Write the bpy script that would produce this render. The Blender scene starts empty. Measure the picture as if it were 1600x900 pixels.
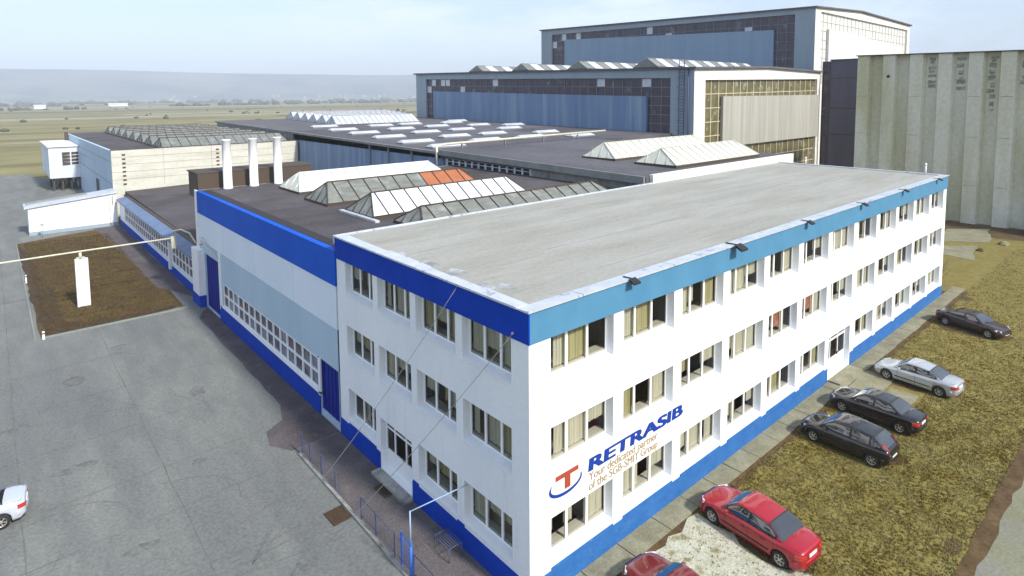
import bpy, bmesh, math, random
from mathutils import Vector, Matrix
R = math.radians
random.seed(7)
scene = bpy.context.scene
COL = scene.collection

# ------------------------------------------------------------------ camera, light, sky
CAM = Vector((-13.2057, -14.4365, 17.8736))
def make_camera():
    yaw, pit, rol = R(49.0537), R(-4.8110), R(-0.4231)
    f = Vector((math.cos(yaw)*math.cos(pit), math.sin(yaw)*math.cos(pit), math.sin(pit)))
    rt = Vector((math.sin(yaw), -math.cos(yaw), 0)); up = rt.cross(f)
    r2 = rt*math.cos(rol)+up*math.sin(rol); u2 = -rt*math.sin(rol)+up*math.cos(rol)
    cd = bpy.data.cameras.new('camera'); co = bpy.data.objects.new('camera', cd); COL.objects.link(co)
    m = Matrix((r2, u2, -f)).transposed().to_4x4(); m.translation = CAM
    co.matrix_world = m
    cd.sensor_width = 36; cd.lens = 36*940.35/1600; cd.shift_y = -(450-228.74)/1600
    cd.clip_start = 0.1; cd.clip_end = 30000
    scene.camera = co
make_camera()
sun_dir = Vector((math.cos(R(40))*math.sin(R(7)), -math.cos(R(40))*math.cos(R(7)), math.sin(R(40))))
sd = bpy.data.lights.new('sun', 'SUN'); so = bpy.data.objects.new('sun', sd); COL.objects.link(so)
sd.energy = 4.2; sd.angle = R(4.5); sd.color = (1.0, 0.955, 0.88)
so.rotation_euler = (-sun_dir).to_track_quat('-Z', 'Y').to_euler(); so.location = (0, -50, 80)
w = bpy.data.worlds.new('World'); scene.world = w; w.use_nodes = True
nt = w.node_tree; nt.nodes.clear()
N = nt.nodes.new; L = nt.links.new
out = N('ShaderNodeOutputWorld'); bg = N('ShaderNodeBackground'); sky = N('ShaderNodeTexSky')
sky.sky_type = 'NISHITA'; sky.sun_disc = False; sky.sun_elevation = R(40)
sky.sun_rotation = math.atan2(sun_dir.x, sun_dir.y)
sky.air_density = 1.0; sky.dust_density = 1.6; sky.ozone_density = 2.0
tc = N('ShaderNodeTexCoord'); mp = N('ShaderNodeMapping'); mp.inputs['Scale'].default_value = (1.2, 3.4, 9.0)
mp.inputs['Rotation'].default_value = (0.2, 0.1, 0.7)
no = N('ShaderNodeTexNoise'); no.inputs['Scale'].default_value = 1.6; no.inputs['Detail'].default_value = 7; no.inputs['Roughness'].default_value = .62
cr = N('ShaderNodeValToRGB'); cr.color_ramp.elements[0].position = .44; cr.color_ramp.elements[1].position = .64
mx = N('ShaderNodeMix'); mx.data_type = 'RGBA'
mx.inputs[7].default_value = (4.8, 5.55, 6.55, 1)
mul = N('ShaderNodeMath'); mul.operation = 'MULTIPLY_ADD'; mul.inputs[1].default_value = .62; mul.inputs[2].default_value = .42
L(tc.outputs['Generated'], mp.inputs['Vector']); L(mp.outputs['Vector'], no.inputs['Vector'])
sep = N('ShaderNodeSeparateXYZ'); el = N('ShaderNodeMapRange'); el.inputs[1].default_value = .12; el.inputs[2].default_value = .75; el.inputs[3].default_value = 1.0; el.inputs[4].default_value = .60
m2 = N('ShaderNodeMath'); m2.operation = 'MULTIPLY'
L(tc.outputs['Generated'], sep.inputs[0]); L(sep.outputs['Z'], el.inputs[0])
L(no.outputs['Fac'], cr.inputs['Fac']); L(cr.outputs['Color'], mul.inputs[0]); L(mul.outputs[0], m2.inputs[0]); L(el.outputs[0], m2.inputs[1]); L(m2.outputs[0], mx.inputs[0])
L(sky.outputs[0], mx.inputs[6]); L(mx.outputs[2], bg.inputs['Color'])
bg.inputs['Strength'].default_value = 0.148
L(bg.outputs[0], out.inputs['Surface'])
scene.view_settings.view_transform = 'Standard'; scene.view_settings.look = 'None'
scene.view_settings.exposure = 0.45; scene.view_settings.gamma = 1
scene.render.engine = 'CYCLES'

# ------------------------------------------------------------------ materials
def lin(r, g, b):
    return tuple(((c/255)/12.92 if c/255 <= .04045 else ((c/255+.055)/1.055)**2.4) for c in (r, g, b))
MATS = {}
def mat(name, c1, c2=None, scale=1.0, stretch=(1, 1, 1), rough=.8, bump=0.0, bscale=30, metal=0.0, spec=.4,
        c3=None, scale3=.3, stretch3=(1, 1, 1), lo=.35, hi=.65, lo3=.55, hi3=.75, coat=0.0, detail=6, wave=None, grain=0, gscale=9):
    """c1..c2 mixed by a noise, c3 laid over it in patches of its own; bump from a finer noise"""
    m = bpy.data.materials.new(name); m.use_nodes = True; n = m.node_tree.nodes; l = m.node_tree.links
    p = n['Principled BSDF']; p.inputs['Roughness'].default_value = rough; p.inputs['Metallic'].default_value = metal
    p.inputs['Specular IOR Level'].default_value = spec; p.inputs['Coat Weight'].default_value = coat; p.inputs['Coat Roughness'].default_value = .04
    p.inputs['Base Color'].default_value = (*c1, 1)
    tcn = n.new('ShaderNodeTexCoord')
    def noise(sc, st, det=detail):
        a = n.new('ShaderNodeMapping'); a.inputs['Scale'].default_value = st
        b = n.new('ShaderNodeTexNoise'); b.inputs['Scale'].default_value = sc; b.inputs['Detail'].default_value = det; b.inputs['Roughness'].default_value = .6
        l.new(tcn.outputs['Object'], a.inputs['Vector']); l.new(a.outputs['Vector'], b.inputs['Vector']); return b.outputs['Fac']
    def mixc(fac, a, b, lo, hi):
        r = n.new('ShaderNodeMapRange'); r.inputs[1].default_value = lo; r.inputs[2].default_value = hi
        l.new(fac, r.inputs[0]); x = n.new('ShaderNodeMix'); x.data_type = 'RGBA'; l.new(r.outputs[0], x.inputs[0])
        if isinstance(a, tuple): x.inputs[6].default_value = (*a, 1)
        else: l.new(a, x.inputs[6])
        x.inputs[7].default_value = (*b, 1); return x.outputs[2]
    colr = None
    if c2: colr = mixc(noise(scale, stretch), c1, c2, lo, hi)
    if c3: colr = mixc(noise(scale3, stretch3, 4), colr if colr else c1, c3, lo3, hi3)
    if grain:
        g1 = n.new('ShaderNodeMapRange'); g1.inputs[1].default_value = .3; g1.inputs[2].default_value = .7; g1.inputs[3].default_value = 1-grain; g1.inputs[4].default_value = 1+grain
        l.new(noise(gscale, (1, 1, 1), 5), g1.inputs[0]); vm = n.new('ShaderNodeVectorMath'); vm.operation = 'SCALE'
        if colr: l.new(colr, vm.inputs[0])
        else: vm.inputs[0].default_value = c1
        l.new(g1.outputs[0], vm.inputs['Scale']); colr = vm.outputs[0]
    if colr: l.new(colr, p.inputs['Base Color'])
    if bump or wave:
        bp = n.new('ShaderNodeBump'); bp.inputs['Strength'].default_value = bump or .5; bp.inputs['Distance'].default_value = .05
        if wave:
            ax, ws = wave; wv = n.new('ShaderNodeTexWave'); wv.bands_direction = ax; wv.inputs['Scale'].default_value = ws
            l.new(tcn.outputs['Object'], wv.inputs['Vector']); l.new(wv.outputs['Fac'], bp.inputs['Height'])
        else: l.new(noise(bscale, (1, 1, 1)), bp.inputs['Height'])
        l.new(bp.outputs[0], p.inputs['Normal'])
    MATS[name] = m; return m
def glassmat(name, tint, rough=.02, refl=1.33):
    m = bpy.data.materials.new(name); m.use_nodes = True; n = m.node_tree.nodes; l = m.node_tree.links; n.clear()
    o = n.new('ShaderNodeOutputMaterial'); mixs = n.new('ShaderNodeMixShader'); t = n.new('ShaderNodeBsdfTransparent'); g = n.new('ShaderNodeBsdfGlossy')
    f = n.new('ShaderNodeFresnel'); f.inputs['IOR'].default_value = refl; g.inputs['Roughness'].default_value = rough
    t.inputs['Color'].default_value = (*tint, 1); l.new(f.outputs[0], mixs.inputs[0]); l.new(t.outputs[0], mixs.inputs[1]); l.new(g.outputs[0], mixs.inputs[2]); l.new(mixs.outputs[0], o.inputs[0]); return m

M = {}
M['stucco'] = mat('white render', (.81, .83, .85), (.76, .78, .81), .5, (1, 1, .35), rough=.9, bump=.12, bscale=60, c3=(.60, .61, .62), scale3=.8, stretch3=(1.5, 1.5, .22), lo3=.60, hi3=.95, grain=0.035, gscale=6)
M['blue_shaded'] = mat('shaded blue paint', (.001, .040, .36), (.002, .048, .42), .8, rough=.7, spec=.12, bump=.08, bscale=40)  # same blue as the south side, darkened in the colour for shade
M['blue_shaded2'] = mat('bright blue paint', (.004, .085, .50), (.006, .10, .55), .35, rough=.65, spec=.12, bump=.05, bscale=40)
M['blue_sunlit'] = mat('sunlit blue paint', (.060, .195, .335), (.075, .225, .365), .6, rough=.7, bump=.1, bscale=40)  # same blue as the west side, lightened in the colour for sunlight
M['blue_plinth'] = mat('sunlit blue plinth paint', (.016, .105, .33), (.026, .135, .37), 1.2, (1, 1, 2), rough=.75, bump=.15, bscale=25, c3=(.16, .30, .46), scale3=3.0, stretch3=(.6, 1, 3), lo3=.66, hi3=.74, grain=0.1, gscale=6)  # south plinth blue with sunlight put into its colour, pale patches at random
M['blue_door'] = mat('navy blue door paint', (.003, .012, .20), (.005, .018, .24), 2, (1, 1, .3), rough=.6, spec=.15)
M['roof_light'] = mat('pale worn roof felt', (.285, .282, .245), (.345, .345, .32), .28, (.35, 1.6, 1), rough=.92, bump=.2, bscale=12, c3=(.25, .24, .195), scale3=.5, stretch3=(.3, 1.5, 1), lo3=.52, hi3=.80, grain=0.09, gscale=5)
M['flash'] = mat('grey metal flashing', (.50, .54, .60), (.62, .65, .70), 1.3, (1, 1, 1), rough=.45, metal=.25, c3=(.33, .36, .42), scale3=2.2, lo3=.6, hi3=.66)
M['roof_dark'] = mat('dark bitumen roof', (.060, .052, .056), (.092, .080, .086), .22, (1, 1, 1), rough=.88, bump=.25, bscale=8, c3=(.040, .034, .034), scale3=.10, stretch3=(1, 1.6, 1), lo3=.48, hi3=.66, grain=0.22, gscale=4)
M['roof_far'] = mat('weathered grey roof felt', (.085, .082, .095), (.125, .12, .13), .12, (1, .5, 1), rough=.9, c3=(.06, .056, .062), scale3=.05, lo3=.5, hi3=.7, grain=0.2, gscale=1.5)
M['panel_white'] = mat('pale blue grey metal panel', (.66, .74, .84), (.72, .79, .88), .3, (1, 1, .4), rough=.55)
M['panel_grey'] = mat('grey blue metal panel', (.38, .50, .62), (.43, .55, .66), .4, (1, 1, .3), rough=.6, grain=0.05, gscale=5)
M['blue_clad'] = mat('blue corrugated cladding', (.125, .205, .36), (.17, .26, .40), .55, (1, 1, .06), rough=.6, c3=(.27, .37, .46), scale3=.9, stretch3=(1, 1, .03), lo3=.50, hi3=.74, wave=('Y', 3.0), bump=.25)
M['blue_clad_pale'] = mat('pale blue steel cladding', (.20, .30, .42), (.25, .35, .46), .5, (1, 1, .08), rough=.6, wave=('Y', 2.0), bump=.2)
M['clad_x'] = mat('streaked grey cladding', (.32, .31, .27), (.43, .42, .38), .9, (1, 1, .04), rough=.7, c3=(.30, .29, .25), scale3=1.3, stretch3=(1, 1, .03), lo3=.56, hi3=.72, wave=('X', 2.0), bump=.3)
M['frame_grey'] = mat('grey blue steel', (.26, .32, .38), (.31, .37, .42), .4, (1, 1, .2), rough=.65)
M['cream'] = mat('cream concrete panel', (.50, .49, .41), (.58, .57, .50), .4, (1, 1, 3), rough=.85, c3=(.46, .44, .36), scale3=.35, stretch3=(.3, 1, 4), lo3=.56, hi3=.72, grain=0.06, gscale=2)
M['cream_pale'] = mat('pale concrete fascia', (.66, .64, .58), (.74, .72, .67), .4, (1, 1, 1), rough=.85)
M['cement'] = mat('stained grey concrete', (.25, .25, .235), (.35, .35, .32), .7, (1, 1, .35), rough=.9, c3=(.14, .135, .12), scale3=1.2, stretch3=(1, 1, .2), lo3=.52, hi3=.68, bump=.2, bscale=12, grain=0.2, gscale=3)
M['eave'] = mat('grey green eave', (.19, .20, .19), (.26, .265, .25), .6, rough=.8)
M['silo'] = mat('weathered concrete silo', (.60, .59, .49), (.72, .71, .61), .10, (1, 1, .5), rough=.92, c3=(.52, .50, .32), scale3=.16, stretch3=(1, 1, .25), lo3=.48, hi3=.7, bump=.3, bscale=2, grain=0.1, gscale=2.2)
M['dark_clad'] = mat('dark mauve panel', (.085, .075, .105), (.11, .10, .135), .3, (1, 1, .2), rough=.8)
M['gutter'] = mat('blue grey gutter sheet', (.10, .15, .26), (.14, .20, .32), .6, rough=.6)
M['glass_dark'] = mat('dark dusty factory glass', (.045, .035, .055), (.075, .06, .085), .5, rough=.25, c3=(.15, .16, .20), scale3=.35, lo3=.60, hi3=.66)
M['glass_olive'] = mat('olive dusty factory glass', (.105, .088, .040), (.165, .145, .07), .6, rough=.35, c3=(.30, .29, .20), scale3=.8, lo3=.58, hi3=.66)
M['glass_pale'] = mat('pale factory glass', (.50, .53, .58), (.66, .68, .71), 1.2, rough=.2)
M['bar_dark'] = mat('rusty dark glazing bar', (.07, .05, .035), rough=.7)
M['bar_grey'] = mat('grey glazing bar', (.20, .20, .22), rough=.7)
M['bar_tan'] = mat('tan glazing bar', (.52, .48, .33), rough=.7)
M['white'] = mat('white paint', (.80, .80, .80), (.74, .75, .76), 2, rough=.6)
M['white_frame'] = mat('white window frame', (.84, .85, .86), rough=.45)
M['sky_white'] = mat('opal white skylight panel', (.56, .61, .68), (.64, .68, .74), .7, rough=.35)
M['sky_cream'] = mat('cream skylight panel', (.58, .58, .48), (.66, .66, .58), .7, rough=.4)
M['sky_dull'] = mat('dull weathered rooflight plastic', (.40, .43, .47), (.52, .55, .59), .5, rough=.5, grain=.15, gscale=1.5)
M['sky_grey'] = mat('grimy skylight glass', (.135, .14, .12), (.21, .22, .20), 1.1, (1, 3, 3), rough=.3, c3=(.28, .29, .27), scale3=.8, lo3=.55, hi3=.7)
M['sky_orange'] = mat('orange skylight panel', (.33, .11, .045), (.40, .15, .065), 1.2, rough=.5)
M['glass_win'] = glassmat('window glass', (.80, .80, .78))
M['interior'] = mat('dim room interior', (.26, .20, .14), (.16, .12, .085), .8, rough=.9)
M['curtain'] = mat('beige net curtain', (.54, .53, .40), (.68, .67, .56), 1.5, (6, 6, .3), rough=.95)
M['curtain_o'] = mat('ochre curtain', (.42, .39, .20), (.52, .49, .30), 1.5, (6, 6, .3), rough=.95)
M['curtain_r'] = mat('red patterned blind', (.40, .09, .05), (.5, .3, .2), 3, rough=.95)
M['innersill'] = mat('pale inner window board', (.62, .60, .50), rough=.6)
M['yard'] = mat('worn yard concrete', (.138, .146, .140), (.196, .202, .186), .5, (1.6, .5, 1), rough=.93, bump=.15, bscale=18, c3=(.122, .128, .130), scale3=.14, stretch3=(1.6, .45, 1), lo3=.44, hi3=.74, lo=.3, hi=.7, grain=0.22, gscale=7)
M['yard_pale'] = mat('dusty pale concrete', (.20, .22, .20), (.26, .28, .25), .3, rough=.95, c3=(.15, .17, .155), scale3=.15, lo3=.45, hi3=.7, grain=0.18, gscale=5)
M['asphalt'] = mat('brown grey asphalt', (.070, .058, .062), (.105, .09, .092), .5, rough=.95, bump=.3, bscale=30, c3=(.13, .12, .115), scale3=1.2, lo3=.58, hi3=.75, grain=0.25, gscale=8)
M['walk'] = mat('concrete walk slab', (.185, .172, .105), (.26, .25, .17), .8, rough=.95, bump=.2, bscale=20, c3=(.18, .16, .115), scale3=.9, lo3=.52, hi3=.72, grain=0.22, gscale=9)
M['walk_w'] = mat('brick paved walk', (.090, .080, .082), (.125, .112, .112), .8, rough=.95, bump=.3, bscale=25, c3=(.075, .064, .072), scale3=.5, lo3=.5, hi3=.7, grain=0.28, gscale=10)
M['lot'] = mat('dry grass and mud', (.16, .128, .030), (.215, .182, .055), 1.7, (1, 1, 1), rough=1, bump=.5, bscale=9, c3=(.150, .112, .018), scale3=.6, lo3=.45, hi3=.75, detail=10, grain=0.3, gscale=6)
M['plot'] = mat('bare brown grass plot', (.052, .029, .006), (.10, .066, .016), .5, (1, 2.2, 1), rough=1, bump=.5, bscale=7, c3=(.06, .032, .010), scale3=.28, lo3=.52, hi3=.68, detail=10, grain=0.45, gscale=5)
M['gravel'] = mat('pale gravel', (.36, .36, .27), (.47, .47, .39), 2.2, rough=1, bump=.5, bscale=25, c3=(.22, .19, .10), scale3=1.6, lo3=.55, hi3=.66, grain=0.3, gscale=12)
M['road'] = mat('worn road surface', (.165, .165, .10), (.21, .21, .15), .4, rough=.95, bump=.15, bscale=30, c3=(.17, .16, .16), scale3=.2, lo3=.5, hi3=.7, grain=0.2, gscale=8)
M['field'] = mat('dry meadow', (.165, .150, .045), (.26, .235, .115), .020, (1.0, 3.0, 1), rough=1, c3=(.125, .10, .030), scale3=.006, stretch3=(1, 4, 1), lo3=.45, hi3=.68, detail=10, grain=0.16, gscale=0.05)
M['hill'] = mat('distant hillside', (.085, .10, .075), (.16, .16, .12), .0016, (1, 1, 4), rough=1, c3=(.05, .065, .06), scale3=.0035, lo3=.5, hi3=.62, grain=0.25, gscale=0.012)
M['bluepane'] = mat('bluish window pane', (.12, .13, .20), (.20, .22, .28), 2, rough=.15)
M['joint'] = mat('dark joint line', (.105, .105, .10), (.155, .155, .145), 2, rough=1)
M['seam'] = mat('roof felt seam', (.24, .235, .205), (.31, .31, .29), .6, rough=.9)
M['rimsoil'] = mat('wet dark soil', (.035, .020, .008), (.065, .038, .014), 1.5, rough=1, bump=.5, bscale=6, grain=.4, gscale=4)
M['soil'] = mat('dark bare soil', (.07, .042, .015), (.11, .07, .03), 1, rough=1, bump=.5, bscale=6, grain=0.35, gscale=5)
M['grate'] = mat('rusty iron grate', (.045, .028, .016), (.075, .05, .03), 8, rough=.9, bump=.5, bscale=40)
M['rubber'] = mat('black rubber', (.02, .02, .02), rough=.85)
M['black'] = mat('black plastic', (.018, .018, .02), rough=.6)
M['railing'] = mat('dull blue railing paint', (.07, .085, .17), rough=.6)
M['railblue'] = mat('bright blue railing paint', (.03, .13, .55), rough=.5)
M['poleblue'] = mat('pale blue tube', (.28, .42, .58), rough=.5)
M['pipe'] = mat('cream pipe paint', (.62, .60, .50), (.50, .47, .36), 3, rough=.5)
M['cable'] = mat('grey steel cable', (.16, .18, .20), rough=.5)
M['rim'] = mat('silver wheel', (.50, .48, .44), rough=.35, metal=.6)
M['carglass'] = mat('tinted car glass', (.02, .022, .026), rough=.04, spec=1.0, coat=1.0)
M['lamp_clear'] = mat('clear lamp glass', (.72, .74, .74), rough=.12, coat=1)
M['lamp_red'] = mat('red lamp glass', (.45, .03, .02), rough=.12, coat=1)
M['plate'] = mat('white plate', (.78, .78, .76), rough=.4)
def paint(name, c, metal=.1, rough=.3): M[name] = mat(name, c, rough=rough, metal=metal, coat=.8, spec=.5); return M[name]
paint('red car paint', (.33, .001, .012), 0); paint('dark red car paint', (.16, .003, .008), .1)
paint('black car paint', (.012, .009, .011), .1, .22); paint('charcoal car paint', (.016, .012, .014), .1, .25)
paint('silver car paint', (.50, .53, .56), .45, .3); paint('maroon car paint', (.03, .012, .010), .1, .22); paint('white car paint', (.56, .60, .65), .2)
M['logo_blue'] = mat('logo blue', (.003, .036, .27), rough=.6); M['logo_red'] = mat('logo red', (.34, .055, .025), rough=.6)
M['logo_tan'] = mat('faded tan lettering', (.34, .25, .12), rough=.7)

# ------------------------------------------------------------------ mesh helpers
OFF = {}
class MB:
    def __init__(s): s.v = []; s.f = []; s.mi = []; s.sm = []
    def face(s, pts, mi=0, smooth=False):
        b = len(s.v); s.v += [tuple(p) for p in pts]; s.f.append(tuple(range(b, b+len(pts)))); s.mi.append(mi); s.sm.append(smooth)
    def box(s, x0, x1, y0, y1, z0, z1, mi=0):
        if x0 > x1: x0, x1 = x1, x0
        if y0 > y1: y0, y1 = y1, y0
        if z0 > z1: z0, z1 = z1, z0
        b = len(s.v)
        s.v += [(x0, y0, z0), (x1, y0, z0), (x1, y1, z0), (x0, y1, z0), (x0, y0, z1), (x1, y0, z1), (x1, y1, z1), (x0, y1, z1)]
        for q in ((0, 3, 2, 1), (4, 5, 6, 7), (0, 1, 5, 4), (1, 2, 6, 5), (2, 3, 7, 6), (3, 0, 4, 7)):
            s.f.append(tuple(b+i for i in q)); s.mi.append(mi); s.sm.append(False)
    def prism(s, poly, z0, z1, mi=0):
        """poly: plan polygon; z0,z1 numbers or lists per corner"""
        n = len(poly); Z0 = z0 if isinstance(z0, (list, tuple)) else [z0]*n; Z1 = z1 if isinstance(z1, (list, tuple)) else [z1]*n
        area = sum(poly[i][0]*poly[(i+1) % n][1]-poly[(i+1) % n][0]*poly[i][1] for i in range(n))
        if area < 0: poly = poly[::-1]; Z0 = Z0[::-1]; Z1 = Z1[::-1]
        b = len(s.v); s.v += [(p[0], p[1], z) for p, z in zip(poly, Z0)]+[(p[0], p[1], z) for p, z in zip(poly, Z1)]
        s.f.append(tuple(b+i for i in reversed(range(n)))); s.f.append(tuple(b+n+i for i in range(n)))
        for i in range(n): j = (i+1) % n; s.f.append((b+i, b+j, b+n+j, b+n+i))
        s.mi += [mi]*(n+2); s.sm += [False]*(n+2)
    def ring(s, rings, mi=0, cap=True, smooth=True, closed=True):
        b = len(s.v); n = len(rings[0])
        for r in rings: s.v += [tuple(p) for p in r]
        for i in range(len(rings)-1):
            for j in range(n if closed else n-1):
                k = (j+1) % n; s.f.append((b+i*n+j, b+i*n+k, b+(i+1)*n+k, b+(i+1)*n+j)); s.mi.append(mi); s.sm.append(smooth)
        if cap:
            s.f.append(tuple(b+j for j in reversed(range(n)))); s.f.append(tuple(b+(len(rings)-1)*n+j for j in range(n))); s.mi += [mi, mi]; s.sm += [False, False]
    def tube(s, pts, r, n=8, mi=0):
        pts = [Vector(p) for p in pts]; rs = []
        for i, p in enumerate(pts):
            d = (pts[min(i+1, len(pts)-1)]-pts[max(i-1, 0)]).normalized()
            a = d.cross(Vector((0, 0, 1))); a = a.normalized() if a.length > .05 else Vector((1, 0, 0)); c = d.cross(a).normalized()
            rs.append([p+(a*math.cos(t)+c*math.sin(t))*r for t in [2*math.pi*k/n for k in range(n)]])
        s.ring(rs, mi)
    def cyl(s, c, axis, r0, r1, h, n=16, mi=0, smooth=True):
        c = Vector(c); axis = Vector(axis).normalized(); a = axis.orthogonal().normalized(); b = axis.cross(a)
        s.ring([[c+axis*hh+(a*math.cos(t)+b*math.sin(t))*r for t in [2*math.pi*k/n for k in range(n)]] for hh, r in ((0, r0), (h, r1))], mi, True, smooth)
    def mesh(s, name, mats, off=(0, 0, 0)):
        me = bpy.data.meshes.new(name)
        ox, oy, oz = off
        me.from_pydata([(x-ox, y-oy, z-oz) for x, y, z in s.v], [], s.f)
        for m in (mats if isinstance(mats, (list, tuple)) else [mats]): me.materials.append(m)
        me.polygons.foreach_set('material_index', s.mi); me.polygons.foreach_set('use_smooth', s.sm); me.update()
        return me
    def build(s, name, mats, parent=None, bevel=0):
        off = OFF.get(parent.name, (0, 0, 0)) if parent else (0, 0, 0)
        o = bpy.data.objects.new(name, s.mesh(name, mats, off)); COL.objects.link(o)
        if parent: o.parent = parent
        OFF[o.name] = off
        if bevel:
            b = o.modifiers.new('bevel', 'BEVEL'); b.width = bevel; b.segments = 2; b.limit_method = 'ANGLE'
        return o
def tag(o, label=None, cat=None, group=None, kind=None):
    if label: o['label'] = label
    if cat: o['category'] = cat
    if group: o['group'] = group
    if kind: o['kind'] = kind
    return o
def thing(name, label, cat, loc=(0, 0, 0), rz=0, group=None, local=False):
    o = bpy.data.objects.new(name, None); COL.objects.link(o); o.location = loc; o.rotation_euler = (0, 0, rz); o.empty_display_size = .3
    OFF[o.name] = (0, 0, 0) if local else tuple(loc)
    return tag(o, label, cat, group)
def inst(name, me, parent, loc, rz=0):
    o = bpy.data.objects.new(name, me); COL.objects.link(o)
    if parent: o.parent = parent
    off = OFF.get(parent.name, (0, 0, 0)) if parent else (0, 0, 0)
    o.location = (loc[0]-off[0], loc[1]-off[1], loc[2]-off[2]); o.rotation_euler = (0, 0, rz); OFF[o.name] = (0, 0, 0)
    return o
def structure(name, mb, m, kind='structure'): return tag(mb.build(name, m), kind=kind)
def sheet(pts, z, name, m, kind='structure'):
    mb = MB(); mb.face([(x, y, z) for x, y in pts]); return structure(name, mb, m, kind)
def jag(pts, amp, seg):
    """break the edges of a polygon into short uneven pieces"""
    o = []
    for i, a in enumerate(pts):
        b = pts[(i+1) % len(pts)]; d = math.dist(a, b); n = max(1, int(d/seg))
        for k in range(n):
            t = k/n; j = 0 if k == 0 else amp
            o.append((a[0]+(b[0]-a[0])*t+random.uniform(-j, j), a[1]+(b[1]-a[1])*t+random.uniform(-j, j)))
    return o

def wall_grid(mb, u0, u1, z0, z1, holes, depth, place, back=True):
    """a wall of real thickness with openings; place(u, d, z) puts a point, d = depth behind the face"""
    us = sorted({u0, u1, *[h[0] for h in holes], *[h[1] for h in holes]}); zs = sorted({z0, z1, *[h[2] for h in holes], *[h[3] for h in holes]})
    def hole(u, z): return any(h[0] < u < h[1] and h[2] < z < h[3] for h in holes)
    for i in range(len(us)-1):
        for j in range(len(zs)-1):
            if hole((us[i]+us[i+1])/2, (zs[j]+zs[j+1])/2): continue
            a, b, c, d = us[i], us[i+1], zs[j], zs[j+1]
            mb.face([place(a, 0, c), place(b, 0, c), place(b, 0, d), place(a, 0, d)])
            if back: mb.face([place(a, depth, d), place(b, depth, d), place(b, depth, c), place(a, depth, c)])
    for a, b, c, d in holes:
        mb.face([place(a, 0, c), place(a, 0, d), place(a, depth, d), place(a, depth, c)])
        mb.face([place(b, 0, d), place(b, 0, c), place(b, depth, c), place(b, depth, d)])
        mb.face([place(a, 0, d), place(b, 0, d), place(b, depth, d), place(a, depth, d)])
        mb.face([place(b, 0, c), place(a, 0, c), place(a, depth, c), place(b, depth, c)])

# ------------------------------------------------------------------ ground
mb = MB(); n = 24
ring0 = [(6500*math.cos(2*math.pi*k/48), 6500*math.sin(2*math.pi*k/48), -.05) for k in range(48)]
mb.face(ring0); structure('meadow', mb, M['field'])
sheet(jag([(-70, -25), (-2.4, -25), (-2.4, -.2), (0, -.2), (0, 42), (1, 42), (1, 135), (-8, 170), (-70, 176)], .25, 5), -.02, 'yard_pavement', M['yard'])
# plot of brown grass
plot_pts = jag([(-11.55, 81.3), (-.9, 85.4), (-1.5, 42.5), (-11.25, 41.9)], .10, 2.2)
sheet(plot_pts, -.004, 'grass_plot', M['plot'])
sheet(jag([(-11.5, 80), (-10.6, 74), (-10.2, 64), (-9.6, 55), (-9.4, 44.5), (-6.5, 43.2), (-2.2, 43.0), (-2.2, 42.4), (-11.1, 42.0)], .25, 1.2), 0.0, 'dark_plot_rim', M['rimsoil'])
mb = MB()
mb.face([(x, y, .0) for x, y in jag([(-2.2, 50), (-.1, 44), (-.1, 85.5), (-3.2, 85.5), (-2.6, 70)], .15, 2)])
structure('plot_path', mb, M['asphalt'])
mb = MB(); mb.box(-11.3, -1.3, 41.65, 41.85, -.02, .09); mb.box(-11.66, -11.54, 42, 81, -.02, .05); structure('plot_kerb', mb, M['yard_pale'])
# strip of asphalt along the hall, paved walk along the office
sheet(jag([(-1.25, 38.5), (.0, 41), (.0, 15), (-1.1, 15.0), (-2.6, 15.0), (-3.3, 16.2), (-3.0, 17.6), (-1.9, 18.3), (-1.4, 20)], .08, 1.2), -.004, 'asphalt_strip', M['asphalt'])
sheet([(-2.45, 14.95), (-.0, 14.95), (-.0, -.6), (-2.45, -.6)], -.008, 'paved_walk', M['walk_w'])
mb = MB(); mb.box(-2.52, -2.38, -6, 14.4, -.03, .10); structure('walk_kerb', mb, M['cement'])
# yard joints
mb = MB()
def jline(a, b, wd, z=-.012):
    a = Vector((*a, z)); b = Vector((*b, z)); d = (b-a); n = Vector((-d.y, d.x, 0)).normalized()*wd/2; k = max(2, int(d.length/1.5)); prev = a
    pts = [a+d*(i/k)+n*random.uniform(-1.2, 1.2) for i in range(k+1)]
    for p, q in zip(pts, pts[1:]): ww = random.uniform(.4, 1.1); mb.face([p-n*ww, q-n*ww, q+n*ww, p+n*ww])
for x in (-7.8, -13.2, -18.8, -24.5): jline((x, -5), (x, 41 if x > -11 else 90), .06)
for y in (3, 9, 14.2, 18, 23.4, 29, 35, 46, 56, 66, 78): jline((-2.5 if y < 41 else -12, y), (-40, y-1.2), .05)
jline((-2.6, 12.2), (-7.5, 10.9), .05); jline((-3.2, 7.6), (-7.4, 8.4), .03); jline((-4.5, 20), (-12, 33), .02); jline((-9, 22), (-13, 12), .02)
def crack(x, y, a, n_, wd):
    for k in range(n_):
        a += random.uniform(-.5, .5); l_ = random.uniform(.25, .6); x2, y2 = x+math.cos(a)*l_, y+math.sin(a)*l_; w2 = wd*random.uniform(.5, 1.1); nx, ny = -math.sin(a)*w2/2, math.cos(a)*w2/2
        mb.face([(x-nx, y-ny, -.011), (x2-nx, y2-ny, -.011), (x2+nx, y2+ny, -.011), (x+nx, y+ny, -.011)]); x, y = x2, y2
for (x, y, a, n_) in ((-4.2, 9.5, 2.8, 9), (-5.5, 12.5, 2.2, 12), (-9.5, 15, 1.6, 14), (-4.4, 22, 2.0, 10), (-12, 24, .6, 12), (-6, 30, 1.2, 14), (-10, 6, 1.9, 10), (-15, 33, .3, 12), (-3.5, 5.5, 3.0, 7)): crack(x, y, a, n_, .035)
structure('yard_joints', mb, M['joint'])
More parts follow.
